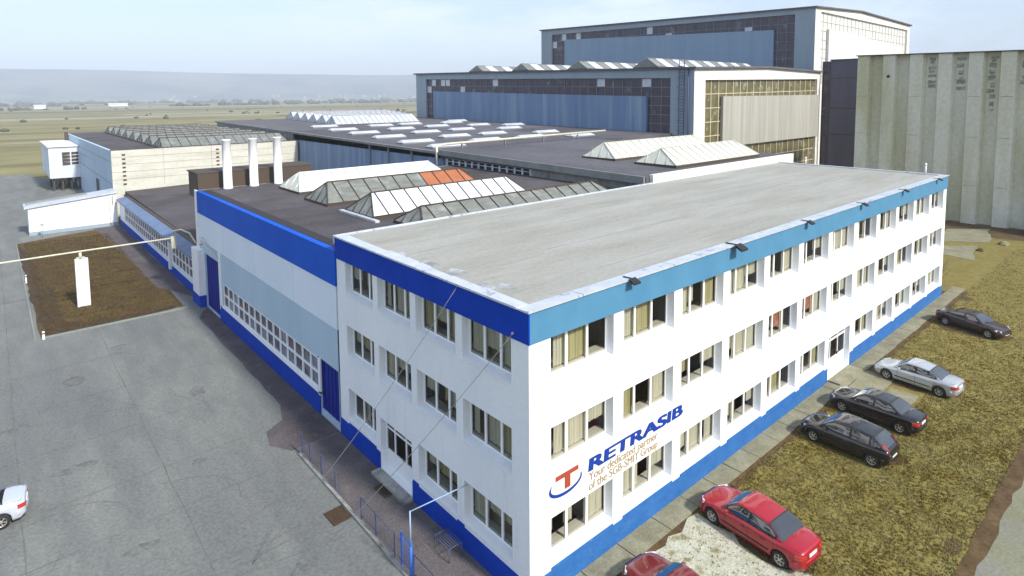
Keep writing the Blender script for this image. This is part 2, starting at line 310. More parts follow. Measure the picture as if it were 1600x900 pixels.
M['ystain'] = mat('oily yard stain', (.105, .108, .105), (.165, .17, .16), 1.6, rough=1, lo=.4, hi=.6, grain=.25, gscale=7)
mb = MB()
for (cx, cy, sx, sy) in ((-5.0, 7.2, .5, .35), (-9.6, 12.4, .8, .3), (-11.0, 20.5, 1.1, .4), (-4.6, 25, .5, .9), (-6.4, 17.2, .35, .3), (-13.5, 27, 1.3, .5), (-7.0, 36, .8, .5)):
    mb.face([(cx+sx*math.cos(q)*random.uniform(.6, 1.15), cy+sy*math.sin(q)*random.uniform(.6, 1.15), -.0155) for q in [k*2*math.pi/20 for k in range(20)]])
structure('yard_stain', mb, M['ystain'])
mb = MB(); mb.face([(-10.1+1.0*math.cos(t)*random.uniform(.8, 1.1)*.62, 31.8+random.uniform(.85, 1.1)*.9*math.sin(t), -.008) for t in [k*2*math.pi/18 for k in range(18)]])
tag(mb.build('oil_stain', M['joint']), kind='structure')
# south side: lot, walk, road
sheet(jag([(-30, -9.4), (120, -9.4), (120, 60), (49.5, 60), (49.5, -.1), (-2.4, -.1), (-2.4, -4.6), (-30, -4.6)], .12, 1.3), -.018, 'grass_lot', M['lot'])
sheet(jag([(-30, -17), (140, -17), (140, -9.75), (-30, -9.75)], .09, 1.0), -.010, 'road', M['road'])
sheet(jag([(5, -9.25), (95, -9.25), (95, -9.85), (5, -9.85)], .10, .9), -.006, 'road_verge', M['soil'])
mb = MB(); x = -1.4
while x < 51.5:
    x2 = x+random.uniform(1.7, 2.3); dy = random.uniform(-.03, .03); dz = random.uniform(-.006, .01)
    mb.box(x+.02, x2-.02, -.03, -1.02+dy, -.03, .035+dz); x = x2
structure('south_walk', mb, M['walk'])
sheet(jag([(-2.4, -.05), (52.0, -.05), (52.0, -1.45), (-2.4, -1.35)], .12, .8), -.012, 'walk_bed', M['soil'])
mb = MB()
mb.prism(jag([(24.2, -1.04), (28.6, -1.04), (28.8, -2.6), (24.4, -2.7)], .08, .9), -.02, .02)
mb.prism(jag([(24.3, -2.85), (27.2, -2.85), (27.3, -4.3), (24.3, -4.3)], .08, .9), -.02, .016)
mb.prism([(25.1, -.04), (28.4, -.04), (28.4, -.75), (25.1, -.75)], .0, .14)
mb.prism(jag([(72, 6.3), (81, 7), (85, 3.2), (76, 1.6)], .3, 2), -.02, .03)
mb.prism(jag([(66, 5), (70, 5.5), (73, 2.2), (65, .8)], .3, 2), -.02, .02)
structure('concrete_pad', mb, M['walk'])
sheet(jag([(5.2, -1.2), (8.7, -1.15), (8.3, -4.8), (9.2, -6.5), (5.5, -7.0), (2.4, -5.4), (3.0, -1.6)], .22, .7), -.008, 'gravel_patch', M['gravel'])
mb = MB()
for cx, cy, sx, sy in ((9.2, -3.2, 1.6, 2.6), (19.4, -3.0, 1.9, 2.8), (23.6, -3.0, 1.8, 2.8), (29.3, -3.3, 1.7, 2.6), (42.0, -3.6, 2.0, 2.8), (14.5, -8.9, .7, .3), (50, 1.5, 1.3, 4)):
    mb.face([(cx+sx*math.cos(t)*random.uniform(.75, 1.1), cy+sy*math.sin(t)*random.uniform(.75, 1.1), -.0145) for t in [k*2*math.pi/22 for k in range(22)]])
structure('bare_soil', mb, M['soil'])
sheet(jag([(78, 9), (86.9, 9), (86.9, -12), (82, -12), (79.5, 0)], .4, 2), -.008, 'soil_bank', M['soil'])

# grass tufts, one mesh each for lot and plot
def tufts(name, n, region, m, h, ok=lambda x, y: True):
    mb = MB()
    (x0, x1, y0, y1) = region; k = 0
    while k < n:
        x = random.uniform(x0, x1); y = random.uniform(y0, y1)
        if not ok(x, y): continue
        k += 1
        for b in range(3):
            a = random.uniform(0, 6.283); hh = h*random.uniform(.4, 1.3); wd = .012+.02*random.random(); lx, ly = math.cos(a)*hh*.7, math.sin(a)*hh*.7
            px, py = -math.sin(a)*wd, math.cos(a)*wd; ox, oy = x+random.uniform(-.05, .05), y+random.uniform(-.05, .05)
            mb.face([(ox-px, oy-py, -.02), (ox+px, oy+py, -.02), (ox+lx, oy+ly, hh)])
    o = mb.build(name, m); tag(o, kind='stuff'); return o
M['blade'] = mat('dry olive blades', (.17, .138, .034), (.25, .22, .085), .9, rough=1, c3=(.14, .10, .014), scale3=.5, lo3=.45, hi3=.6)
M['blade2'] = mat('dull brown blades', (.06, .036, .008), (.11, .076, .020), .9, rough=1)
def lot_ok(x, y):
    if 24 < x < 29 and y > -4.5: return False
    if 3 < x < 8.6 and y > -6: return random.random() < .08
    return random.random() < .6+.4*(math.sin(x*2.3+y*.7)*math.sin(y*2.9-x*.9) > -.2)
def near(x): return random.random() < min(1, (22/max(x, 8))**2*1.2)
tag(tufts('dry_grass', 42000, (4, 75, -9.3, -1.2), M['blade'], .05, lambda x, y: lot_ok(x, y) and near(x)), 'sparse dry olive grass of the parking lot beside the white office', 'grass')
tag(tufts('brown_grass', 12000, (-10.9, -2.2, 42.6, 80.5), M['blade2'], .10), 'brown winter grass in the fenced-off plot by the yard', 'grass')

# ------------------------------------------------------------------ far land
mb = MB()
prof = [(-60, 205), (-20, 215), (30, 222), (60, 190), (75, 212), (82, 218), (89, 221), (110, 216), (150, 190), (200, 175), (240, 170), (300, 205)]
def hprof(a):
    a = (a+60) % 360-60
    for (a0, h0), (a1, h1) in zip(prof, prof[1:]+[(300, 205)]):
        if a0 <= a <= a1: return h0+(h1-h0)*(a-a0)/(a1-a0+1e-9)
    return 205
rows = []
random.seed(3)
ph = [random.uniform(0, 6) for _ in range(8)]
for r, k in ((3600, 0), (4000, .22), (4400, .55), (4800, .88), (5100, 1.0), (5600, .7)):
    row = []
    for i in range(240):
        a = i*1.5; A = R(a); wob = sum(math.sin(a*f*.06+ph[j]+r*.002)*g for j, (f, g) in enumerate(((1, .05), (2.3, .04), (4.1, .025), (7.7, .015))))
        rr = r*(1+.02*math.sin(a*.11+k*3)); row.append((CAM.x+rr*math.cos(A), CAM.y+rr*math.sin(A), -.3+max(0, (hprof(a)*1.0)*k*(1+wob*(1-k*.6)*1.3))))
    rows.append(row)
b = 0
for r in rows: mb.v += r
for i in range(len(rows)-1):
    for j in range(240):
        k = (j+1) % 240; mb.f.append((i*240+j, i*240+k, (i+1)*240+k, (i+1)*240+j)); mb.mi.append(0); mb.sm.append(True)
structure('hills', mb, M['hill'])
mb = MB()
M['strip1'] = mat('pale ploughed strip', (.25, .235, .14), (.31, .29, .20), .02, rough=1)
M['strip2'] = mat('dark scrub strip', (.07, .06, .02), (.12, .10, .04), .02, rough=1)
for (x0, x1, y0, y1, k) in ((-300, -20, 205, 226, 1), (-260, 40, 300, 305, 0), (-500, 500, 640, 690, 0), (-400, 900, 980, 1060, 1), (-900, 700, 1350, 1480, 0), (100, 1500, 760, 800, 0), (-1200, 1500, 1900, 2100, 1), (200, 1200, 560, 600, 1)):
    mb.face([(x, y, -.035) for x, y in jag([(x0, y0), (x1, y0), (x1, y1), (x0, y1)], (y1-y0)*.08, (x1-x0)/25)], k)
structure('field_strips', mb, [M['strip1'], M['strip2']])
for nm, x, y, wx, lab in (('farm_shed', 219, 1670, 38, 'long white shed far out on the plain, the larger one'), ('farm_shed', 60, 1420, 17, 'small white shed far out on the plain left of the large one')):
    t = thing(nm, lab, 'shed', (x, y, -.05), group='white sheds on the plain')
    mb = MB(); mb.box(x-wx/2, x+wx/2, y, y+12, -.05, 5); mb.build('wall', M['white'], t)
    mb = MB(); mb.prism([(x-wx/2-1, y-1), (x+wx/2+1, y-1), (x+wx/2+1, y+6), (x-wx/2-1, y+6)], 5.01, [5.4, 5.4, 7.5, 7.5]); mb.prism([(x-wx/2-1, y+6.01), (x+wx/2+1, y+6.01), (x+wx/2+1, y+13), (x-wx/2-1, y+13)], 5.01, [7.5, 7.5, 5.4, 5.4]); mb.build('roof', M['sky_white'], t)
M['scrub'] = mat('dark distant scrub', (.05, .055, .025), (.09, .09, .045), .05, rough=1)
mb = MB(); rs = random.Random(9)
def blob(x, y, s_, h):
    n = 6; mb.ring([[(x+s_*f*math.cos(q)*rs.uniform(.8, 1.2), y+s_*f*math.sin(q)*rs.uniform(.8, 1.2), z) for q in [2*math.pi*k/n for k in range(n)]] for z, f in ((-.05, .7), (h*.4, 1), (h*.8, .7), (h, .2))], 0, True, True)
for (x0, y0, x1, y1, n, s_, h) in ((-500, 1900, 300, 2050, 50, 9, 9), (300, 1500, 900, 1650, 60, 7, 8), (600, 1900, 1500, 1500, 90, 8, 9), (-100, 1250, 120, 1255, 30, 4, 5), (200, 700, 420, 640, 18, 2.2, 2.5), (-60, 420, 60, 430, 8, 1.6, 1.6), (0, 2600, 1800, 2300, 140, 12, 12), (-900, 2500, 0, 2700, 80, 12, 12)):
    for k in range(n): f = rs.random(); blob(x0+(x1-x0)*f+rs.uniform(-8, 8), y0+(y1-y0)*f+rs.uniform(-10, 10), s_*rs.uniform(.5, 1.4), h*rs.uniform(.4, 1.2))
for k in range(70): a = R(rs.uniform(55, 95)); d = rs.uniform(260, 1500); blob(CAM.x+d*math.cos(a), CAM.y+d*math.sin(a), rs.uniform(1, 3), rs.uniform(.8, 2.5))
tag(mb.build('distant_scrub', M['scrub']), 'scattered dark scrub and hedges across the far plain', 'scrub', kind='stuff')
# village houses at the foot of the hills, a few pixels each
random.seed(12)
for i in range(46):
    a = R(random.choice([random.uniform(60, 69), random.uniform(58, 74), random.uniform(76, 90)])); d = random.uniform(3300, 3900)
    x, y = CAM.x+d*math.cos(a), CAM.y+d*math.sin(a); s = random.uniform(5, 11); h = random.uniform(5, 10); z = max(0, (d-3600)*.10)
    mb = MB(); mb.box(x-s, x+s, y-s*.7, y+s*.7, -.5, z+h); mb.prism([(x-s*1.05, y-s*.75), (x+s*1.05, y-s*.75), (x+s*1.05, y), (x-s*1.05, y)], z+h+.02, [z+h+.3, z+h+.3, z+h+4, z+h+4], 1); mb.prism([(x-s*1.05, y+.02), (x+s*1.05, y+.02), (x+s*1.05, y+s*.75), (x-s*1.05, y+s*.75)], z+h+.02, [z+h+4, z+h+4, z+h+.3, z+h+.3], 1)
    tag(mb.build('village_house', [M['cement'], M['walk']]), 'tiny pale house of the village at the foot of the hazy hills', 'house', 'village houses below the hills')
random.seed(5)

# ------------------------------------------------------------------ office building
W_, L_, H_ = 14.8, 49.5, 10.7
BB = 9.54
off = thing('office_building', 'three-storey white office block with blue bands and rows of triple windows, nearest building', 'building', (0, 0, 0))
PX = lambda u, d, z: (u, d, z)                 # south face, y = depth
PY = lambda u, d, z: (d, W_-u, z)              # west face, u runs from far end to the corner
sx0, sp, ww, wh = 1.034, 4.017, 3.40, 1.70
zf = [1.16, 4.52, 7.84]
holes_s = []
for f in range(3):
    for i in range(12):
        if f == 0 and i == 6: holes_s.append((25.1, 28.45, .14, 2.80)); continue
        holes_s.append((sx0+i*sp, sx0+i*sp+ww, zf[f], zf[f]+wh))
wy = 2.88; wys = [.92+i*3.339 for i in range(4)]
holes_w = []
for f in range(3):
    for i, y in enumerate(wys):
        if f == 0 and i == 2: holes_w.append((W_-10.5, W_-7.7, .12, 2.66)); continue
        holes_w.append((W_-(y+wy), W_-y, zf[f], zf[f]+wh))
mb = MB()
wall_grid(mb, 0, L_, 0, BB, holes_s, .42, PX); wall_grid(mb, 0, W_, 0, BB, holes_w, .42, PY)
mb.face([(L_, 0, 0), (L_, W_, 0), (L_, W_, BB), (L_, 0, BB)]); mb.face([(L_, W_, 0), (0, W_, 0), (0, W_, BB), (L_, W_, BB)])
mb.build('wall', M['stucco'], off)
mb = MB()
for z in (.05, 3.35, 6.65, 9.75): mb.box(.44, L_-.1, .44, W_-.1, z, z+.2)
mb.box(3.5, L_-.1, 3.6, 3.75, .26, 9.74); mb.box(3.3, 3.45, 3.6, W_-.1, .26, 9.74)
for i in range(0, 13, 1): x = sx0+i*sp-.35; mb.box(x, x+.12, .44, 3.58, .26, 3.34); mb.box(x, x+.12, .44, 3.58, 3.56, 6.64); mb.box(x, x+.12, .44, 3.58, 6.86, 9.74)
mb.build('interior', M['interior'], off)
# plinth, stepped up at the piers
mb = MB()
def plinth_run(mb, u0, u1, skip, steps, place):
    us = sorted({u0, u1, *[s for s in skip], *steps})
    for a, b in zip(us, us[1:]):
        m_ = (a+b)/2
        if skip and skip[0] < m_ < skip[1]: continue
        z = 1.0 if any(steps[i] < m_ < steps[i+1] for i in range(0, len(steps)-1, 2)) else .90
        P = [place(a, -.035, -.02), place(b, -.035, -.02), place(b, -.035, z), place(a, -.035, z), place(a, -.001, z), place(b, -.001, z), place(a, -.001, -.02), place(b, -.001, -.02)]
        mb.face(P[0:4]); mb.face([P[3], P[2], P[5], P[4]]); mb.face([P[0], P[3], P[4], P[6]]); mb.face([P[1], P[7], P[5], P[2]])
st = []
for i in range(12): st += [sx0+i*sp, sx0+i*sp+ww]
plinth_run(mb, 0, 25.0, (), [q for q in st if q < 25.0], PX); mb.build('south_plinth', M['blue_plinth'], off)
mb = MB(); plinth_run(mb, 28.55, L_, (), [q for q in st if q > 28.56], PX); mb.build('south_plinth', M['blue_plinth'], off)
mb = MB()
mb = MB(); st = []
for y in reversed(wys): st += [W_-(y+wy), W_-y]
plinth_run(mb, 0, W_-10.55, (), [q for q in st if q < W_-10.6], PY); mb.build('west_plinth', M['blue_shaded'], off)
mb = MB(); plinth_run(mb, W_-7.65, W_+.035, (), [q for q in st if q > W_-7.6], PY); mb.build('west_plinth', M['blue_shaded'], off)
mb = MB(); mb.box(.0, L_+.06, -.06, 0, BB, H_); mb.box(L_, L_+.06, 0.002, W_, BB, H_); tag(mb.build('south_band', M['blue_sunlit'], off), 'paler blue band, sunlight in its colour, under the long roof edge')
mb = MB(); mb.box(-.06, -.001, -.06, W_+.06, BB-.002, H_-.002); tag(mb.build('west_band', M['blue_shaded'], off), 'deeper blue band, shade in its colour, under the short roof edge')
mb = MB(); mb.box(.02, L_-.02, .02, W_, BB+.01, H_-.06); mb.build('roof', M['roof_light'], off)
# metal flashing in lengths
mb = MB()
x = -.12
while x < L_+.1:
    x2 = min(L_+.12, x+random.uniform(2.0, 3.1)); d = random.uniform(-.02, .02); mb.prism([(x, -.13), (x2-.03, -.13), (x2-.03, .48+d), (x, .48+d)], H_-.045, [H_+.03+d*.4, H_+.03, H_+.0, H_+.0]); x = x2
y = .5
while y < W_:
    y2 = min(W_+.1, y+random.uniform(1.6, 2.6)); d = random.uniform(-.12, .15); mb.prism([(-.13, y), (-.13, y2-.03), (.55+d, y2-.03), (.5+d, y)], H_-.045, [H_+.035, H_+.03, H_+.004, H_+.004]); y = y2
mb.box(-.1, 27.5, W_, W_+.12, H_-.4, H_+.03)
mb.box(L_-.25, L_+.12, .52, W_, H_-.05, H_+.025)
mb.build('roof_flashing', M['flash'], off)
for y in (1.9, 3.7, 5.5, 7.4, 9.2, 11.0, 12.9):
    mb = MB(); x = .9
    while x < L_-1: x2 = min(L_-.8, x+random.uniform(5, 9)); dy = random.uniform(-.05, .05); mb.box(x, x2, y+dy, y+dy+.07, H_-.061, H_-.048); x = x2
    mb.build('roof_seam', M['seam'], off)
mb = MB(); mb.box(27.6, 53.2, W_+.16, W_+.5, 10.2, 11.32); mb.build('rear_parapet', M['cream_pale'], off)
M['patch'] = mat('dark roof tar patch', (.16, .17, .18), (.45, .47, .48), 1.2, rough=.9)
mb = MB()
for cx, cy, s in ((.75, 3.2, .5), (.95, 5.4, .7), (.8, 7.3, .6), (1.3, 2.6, .5), (.7, 9.5, .5)):
    mb = MB(); mb.face([(cx+s*.6*math.cos(t)*random.uniform(.6, 1.1), cy+s*math.sin(t)*random.uniform(.6, 1.1), H_-.052) for t in [k*2*math.pi/14 for k in range(14)]]); mb.build('tar_patch', M['patch'], off)

# window meshes (local: u right, +y inward, z up)
def win_meshes(w, h):
    g = MB(); g.face([(.05, .385, .12), (w-.05, .385, .12), (w-.05, .385, h-.04), (.05, .385, h-.04)])
    f = MB(); th = .07; y0, y1 = .35, .415; z0 = .08
    f.box(0, w, y0, y1, z0, z0+th); f.box(0, w, y0, y1, h-th, h); f.box(0, th, y0, y1, z0+th, h-th); f.box(w-th, w, y0, y1, z0+th, h-th)
    for u in (w*.335, w*.665): f.box(u-.055, u+.055, y0-.01, y1, z0+th, h-th)
    s = MB(); s.prism([(0.003, -.05), (w-.003, -.05), (w-.003, .35), (.003, .35)], -.001, [.015, .015, .09, .09])
    i = MB(); i.box(.0, w, .43, .80, .14, .20); i.box(.0, w, .80, .84, .0, .20)
    return g.mesh('window', M['glass_win']), f.mesh('frame', M['white_frame']), s.mesh('sill', M['stucco']), i.mesh('inner_sill', M['innersill'])
def curtain_mesh(w, h, k):
    rnd = random.Random(k); mb = MB(); mi = 0
    cells = [(w*.02, w*.335), (w*.335, w*.665), (w*.665, w*.98)]
    for (a, b) in cells:
        t = rnd.random()
        if t < .07: continue
        if t < .20: spans = [(a, a+(b-a)*.42)]
        elif t < .30: spans = [(b-(b-a)*.5, b)]
        else: spans = [(a, b)]
        zb = .25 if rnd.random() < .6 else h*rnd.uniform(.3, .5)
        mi = rnd.choice([0, 0, 0, 0, 1])
        for (p, q) in spans:
            n = max(4, int((q-p)/.045)); pts = [(p+(q-p)*j/n, .50+.03*math.sin(j*1.9+k)+.012*math.sin(j*.7)) for j in range(n+1)]
            for (xa, ya), (xb, yb) in zip(pts, pts[1:]): mb.face([(xa, ya, zb), (xb, yb, zb), (xb, yb, h-.05), (xa, ya, h-.05)], mi, True)
    if not mb.f: return None
    return mb.mesh('curtain', [M['curtain'], M['curtain_o']])
WM = {0: win_meshes(ww, wh), 1: win_meshes(wy, wh)}
CM = {0: [curtain_mesh(ww, wh, k) for k in range(11)], 1: [curtain_mesh(wy, wh, k+30) for k in range(8)]}
def add_window(kind, loc, rz, cv):
    g, f, s, i = WM[kind]; win = inst('window', g, off, loc, rz)
    inst('frame', f, win, (0, 0, 0)); inst('sill', s, win, (0, 0, 0)); inst('inner_sill', i, win, (0, 0, 0))
    if cv: inst('curtain', cv, win, (0, 0, 0))
    return win
red_blind = MB(); red_blind.box(ww*.36, ww*.63, .48, .50, .55, wh-.1); red_me = red_blind.mesh('blind', M['curtain_r'])
cnt = 0
for f in range(3):
    for i in range(12):
        if f == 0 and i == 6: continue
        cnt += 1; cv = CM[0][(i*5+f*3+cnt) % 11]
        if f == 2 and i == 0: cv = CM[0][3]
        wn = add_window(0, (sx0+i*sp, 0, zf[f]), 0, cv)
        if f == 1 and i in (4, 5): inst('blind', red_me, wn, (0, 0, 0)); wn['label'] = 'window with a red patterned blind'
for f in range(3):
    for i, y in enumerate(wys):
        if f == 0 and i == 2: continue
        add_window(1, (0, y+wy, zf[f]), -math.pi/2, CM[1][(i*3+f*2) % 8])
# doors
def door(parent, w, h, loc, rz):
    dm = MB(); dm.box(0, w, .30, .36, 0, .95)      # lower panel
    bar = [(0, .10), (w*.28, w*.28+.09), (w*.64, w*.64+.09), (w-.10, w)]
    for a, b in bar: dm.box(a, b, .29, .37, .951, h)
    dm.box(.10, w-.10, .295, .365, h-.56, h-.46); dm.box(.10, w-.10, .295, .365, h-.08, h-.001)
    d = inst('door', dm.mesh('door', M['white_frame']), parent, loc, rz)
    g = MB(); g.face([(.05, .33, .95), (w-.05, .33, .95), (w-.05, .33, h-.05), (.05, .33, h-.05)]); inst('pane', g.mesh('pane', M['glass_win']), d, (0, 0, 0))
    k = MB(); k.box(w*.60, w*.60+.03, .22, .29, 1.0, 1.18); inst('handle', k.mesh('handle', M['black']), d, (0, 0, 0))
door(off, 2.8, 2.54, (0, 10.5, .12), -math.pi/2); door(off, 3.35, 2.66, (25.1, 0, .14), 0)
mb = MB(); mb.box(-.5, -.04, 7.6, 10.6, -.02, .12); mb.build('door_step', M['cement'], off)
# painted lettering
def text_mesh(body, size, mat_, loc, fit, shear=0, bold=0.0, boldz=0.0):
    """flat letters cut from sheet, thickened by stacking shifted copies a hair in front of each other"""
    cu = bpy.data.curves.new('t', 'FONT'); cu.body = body; cu.size = size; cu.shear = shear; cu.extrude = 0
    o = bpy.data.objects.new('t', cu); COL.objects.link(o); bpy.context.view_layer.update()
    src = bpy.data.meshes.new_from_object(o.evaluated_get(bpy.context.evaluated_depsgraph_get())); bpy.data.objects.remove(o)
    xs_ = [v.co.x for v in src.vertices]; k = (fit-bold*2)/(max(xs_)-min(xs_)); x0 = min(xs_); V = []; F = []; q = 0
    shifts = [(a*bold, c_*boldz) for a in (0, 1, 2) for c_ in (0, 1)] if bold else [(0, 0)]
    for dx, dz in shifts:
        b = len(V); V += [((v.co.x-x0)*k+dx, -.005-.0011*q, v.co.y+dz) for v in src.vertices]; F += [tuple(b+i_ for i_ in p.vertices) for p in src.polygons]; q += 1
    me = bpy.data.meshes.new('lettering'); me.from_pydata(V, [], F); me.materials.append(mat_)
    return inst('lettering', me, off, loc)
text_mesh('RETRASIB', .69, M['logo_blue'], (2.98, 0, 3.74), 6.25, .06, .075, .04)
text_mesh('Your dedicated partner', .47, M['logo_tan'], (3.02, 0, 3.37), 4.35, 0, .012, .008)
text_mesh('of the SGB-SMIT Group', .47, M['logo_tan'], (3.02, 0, 2.99), 4.35, 0, .012, .008)
mb = MB(); c = (1.78, 3.86); n = 40
for k in range(n):
    t0 = R(-212+k*(232/n)); t1 = R(-212+(k+1)*(232/n))
    def rad(t):
        q = (math.degrees(t)+212)/232; return .5, .5+.0, .155*math.sin(math.pi*min(1, max(0, q)))**.6+.02
    def P(t, o):
        _, _, th = rad(t); a, b = .86, .40; e = o*th; return (c[0]+(a-e)*math.cos(t), -.010, c[1]+(b-e*.75)*math.sin(t)-.02+(c[0]*0))
    mb.face([P(t0, 0), P(t1, 0), P(t1, 1), P(t0, 1)])
mb.build('logo_ring', M['logo_blue'], off)
mb = MB(); mb.box(1.25, 2.45, -.012, -.004, 4.12, 4.30); mb.box(1.72, 2.02, -.0125, -.0045, 3.66, 4.12); mb.build('logo_letter', M['logo_red'], off)
# roof-edge floodlights
fl = ['nearest the corner of the office', 'second from the corner', 'third from the corner', 'fourth from the corner', 'fifth from the corner', 'at the far end of the office']
proto = None
def kids(o): return [c for c in bpy.data.objects if c.parent == o]
def copy_tree(o, parent=None):
    c = o.copy(); COL.objects.link(c); c.parent = parent
    for ch in kids(o): copy_tree(ch, c)
    return c
for i, x in enumerate((5.3, 13.23, 21.2, 29.4, 37.6, 46.2)):
    if not proto:
        proto = thing('floodlight', '', 'floodlight', (0, 0, 0), local=True)
        mb = MB(); mb.prism([(-.30, -.62), (.30, -.62), (.26, -.26), (-.26, -.26)], [-.22, -.22, -.06, -.06], [-.12, -.12, .08, .08]); mb.build('lamp_housing', M['black'], proto, .01)
        mb = MB(); mb.box(-.05, .05, -.26, .35, .0, .035); mb.box(-.20, .20, -.30, -.25, -.06, .02); mb.build('bracket', M['rubber'], proto)
        mb = MB(); mb.face([(-.27, -.60, -.222), (.27, -.60, -.222), (.24, -.30, -.085), (-.24, -.30, -.085)][::-1]); mb.build('lens', M['carglass'], proto)
        o = proto
    else: o = copy_tree(proto)
    o.location = (x, 0, H_+.03); o.scale = (1, 1, 1) if i == 1 else (.72, .72, .72); tag(o, 'black floodlight on the long roof edge, '+fl[i], 'floodlight', 'floodlights on the office roof edge')
for (x, y, h, lab) in ((49.0, 1.5, .9, 'short white vent pipe at the far front corner of the office roof'), (49.1, 11.9, .7, 'short white vent pipe at the far rear of the office roof')):
    t = thing('vent_pipe', lab, 'vent pipe', (x, y, H_)); mb = MB(); mb.cyl((x, y, H_-.05), (0, 0, 1), .07, .07, h, 10); mb.build('pipe', M['white'], t); mb = MB(); mb.cyl((x, y, H_+h-.1), (0, 0, 1), .13, .05, .18, 10); mb.build('cap', M['white'], t)
# rear corner downpipe
mb = MB(); mb.tube([(L_+.12, .1, 0.02), (L_+.12, .1, 9.4)], .06); mb.build('downpipe', M['railing'], off)

# ------------------------------------------------------------------ skylight ridges
def ridge(parent, x0, x1, yc, hw, z, hgt, mats, n, bar, name='roof_skylight', inset=.9, framed=True, endmat=None, kerb=.18, zs=0.0):
    """a glazed gable ridge along x: mats = function(pane index) -> slot"""
    mb = MB(); ml, pick = mats
    zz = lambda x: z+zs*(x-x0)
    dx = (x1-x0)/n
    for s in (-1, 1):
        for k in range(n):
            a, b = x0+k*dx, x0+(k+1)*dx; at = a+(inset if k == 0 else 0); bt = b-(inset if k == n-1 else 0)
            at, bt = (max(a, x0+inset*(1)) if k == 0 else a), (min(b, x1-inset) if k == n-1 else b)
            P = [(a, yc+s*hw, zz(a)+kerb), (b, yc+s*hw, zz(b)+kerb), (bt, yc, zz(b)+hgt), (at, yc, zz(a)+hgt)]
            mb.face(P if s < 0 else P[::-1], pick(k))
    g = len(ml)
    mb.face([(x0, yc-hw, zz(x0)+kerb), (x0+inset, yc, zz(x0)+hgt), (x0, yc+hw, zz(x0)+kerb)], g); mb.face([(x1, yc-hw, zz(x1)+kerb), (x1, yc+hw, zz(x1)+kerb), (x1-inset, yc, zz(x1)+hgt)], g)
    o = mb.build(name, ml+[endmat or ml[0]], parent)
    if framed:
        f = MB(); r = .045
        for s in (-1, 1):
            for k in range(n+1):
                a = x0+k*dx; at = min(max(a, x0+inset), x1-inset) if k in (0, n) else a
                f.tube([(a, yc+s*(hw+.01), zz(a)+kerb+.03), (at, yc, zz(a)+hgt+.035)], r, 4)
            f.tube([(x0, yc+s*(hw+.01), zz(x0)+kerb+.02), (x1, yc+s*(hw+.01), zz(x1)+kerb+.02)], r*1.1, 4)
        f.tube([(x0+inset, yc, zz(x0)+hgt+.04), (x1-inset, yc, zz(x1)+hgt+.04)], r*1.2, 4)
        for e, sg in ((x0, 1), (x1, -1)):
            for q in (-.5, 0, .5): f.tube([(e-.02*sg, yc+q*hw, zz(e)+kerb), (e+inset*(1-abs(q))*sg-.02*sg, yc+q*hw, zz(e)+kerb+(hgt-kerb)*(1-abs(q)))], r*.8, 4)
        f.build('glazing_bars', bar, o)
    k_ = MB(); k_.prism([(x0-.05, yc-hw-.05), (x1+.05, yc-hw-.05), (x1+.05, yc+hw+.05), (x0-.05, yc+hw+.05)], zz(x0)-.3, [zz(x0)+kerb-.01, zz(x1)+kerb-.01, zz(x1)+kerb-.01, zz(x0)+kerb-.01]); k_.build('kerb', M['bar_dark'], o)
    return o

# ------------------------------------------------------------------ production hall beside the office
HH = 9.85; Y0, Y1 = 14.95, 43.0
hall = thing('production_hall', 'low-pitched white and grey production hall with bright blue top band, dark roof and glazed ridges', 'building', (0, 15, 0))
mb = MB()
wall_grid(mb, 0, Y1-Y0, 0, 5.62, [(Y1-35.9, Y1-17.6, 1.35, 3.22), (Y1-17.4, Y1-15.0, .35, 3.3), (Y1-40.9, Y1-36.9, .1, 4.7)], .3, lambda u, d, z: (d, Y1-u, z))
mb.build('lower_wall', M['panel_grey'], hall)
mb = MB()
for a, b in ((14.95, 20.9), (20.94, 27.9), (27.94, 35.1), (35.14, 42.35)): mb.box(-.03, .3, a, b, 5.62, 8.0)
mb.build('wall_panel', M['panel_white'], hall)
mb = MB(); mb.box(-.08, .3, 14.87, 42.35, 8.0, HH+.02); mb.build('blue_band', M['blue_shaded2'], hall)
mb = MB(); mb.box(-.10, .02, 42.36, 43.05, 0, HH+.06); mb.build('corner_trim', M['white'], hall)
mb = MB(); mb.box(-.04, .0, 36.2, 36.85, .9, 5.6); mb.build('door_jamb', M['white'], hall)
mb = MB(); mb.box(-.5, .1, 41.2, 43.3, .95, 4.9); mb.build('pilaster', M['white'], hall)
mb = MB(); mb.box(.1, 27.5, 43.0, 43.2, 0, HH-.02); mb.box(27.4, 27.55, W_+.7, 43, 0, HH-.02); mb.build('rear_wall', M['cement'], hall)
mb = MB(); mb.box(.02, 27.6, W_+.16, 43.2, HH-.35, HH-.03); mb.build('roof', M['roof_dark'], hall)
mb = MB(); mb.box(-.06, 0, 17.6, 36.6, -.02, 1.22); mb.box(-.06, 0, 17.4, 17.6, -.02, 3.3); mb.box(-.55, 0, 41, 43.35, -.02, .94); mb.box(-.05, 0.0, 36.65, 36.9, -.02, .9); mb.build('plinth', M['blue_shaded'], hall)
mb = MB(); mb.box(.10, .16, 15.0, 17.4, .0, 3.3)
for k in range(5): mb.box(.07, .10, 15.1+k*.47, 15.14+k*.47, .05, 3.25)
mb.build('door', M['blue_door'], hall)
mb = MB(); mb.box(.12, .18, 36.9, 40.95, .0, 4.7)
for k in range(7): mb.box(.09, .12, 37.1+k*.6, 37.15+k*.6, .05, 4.6)
mb.build('door', M['blue_door'], hall)
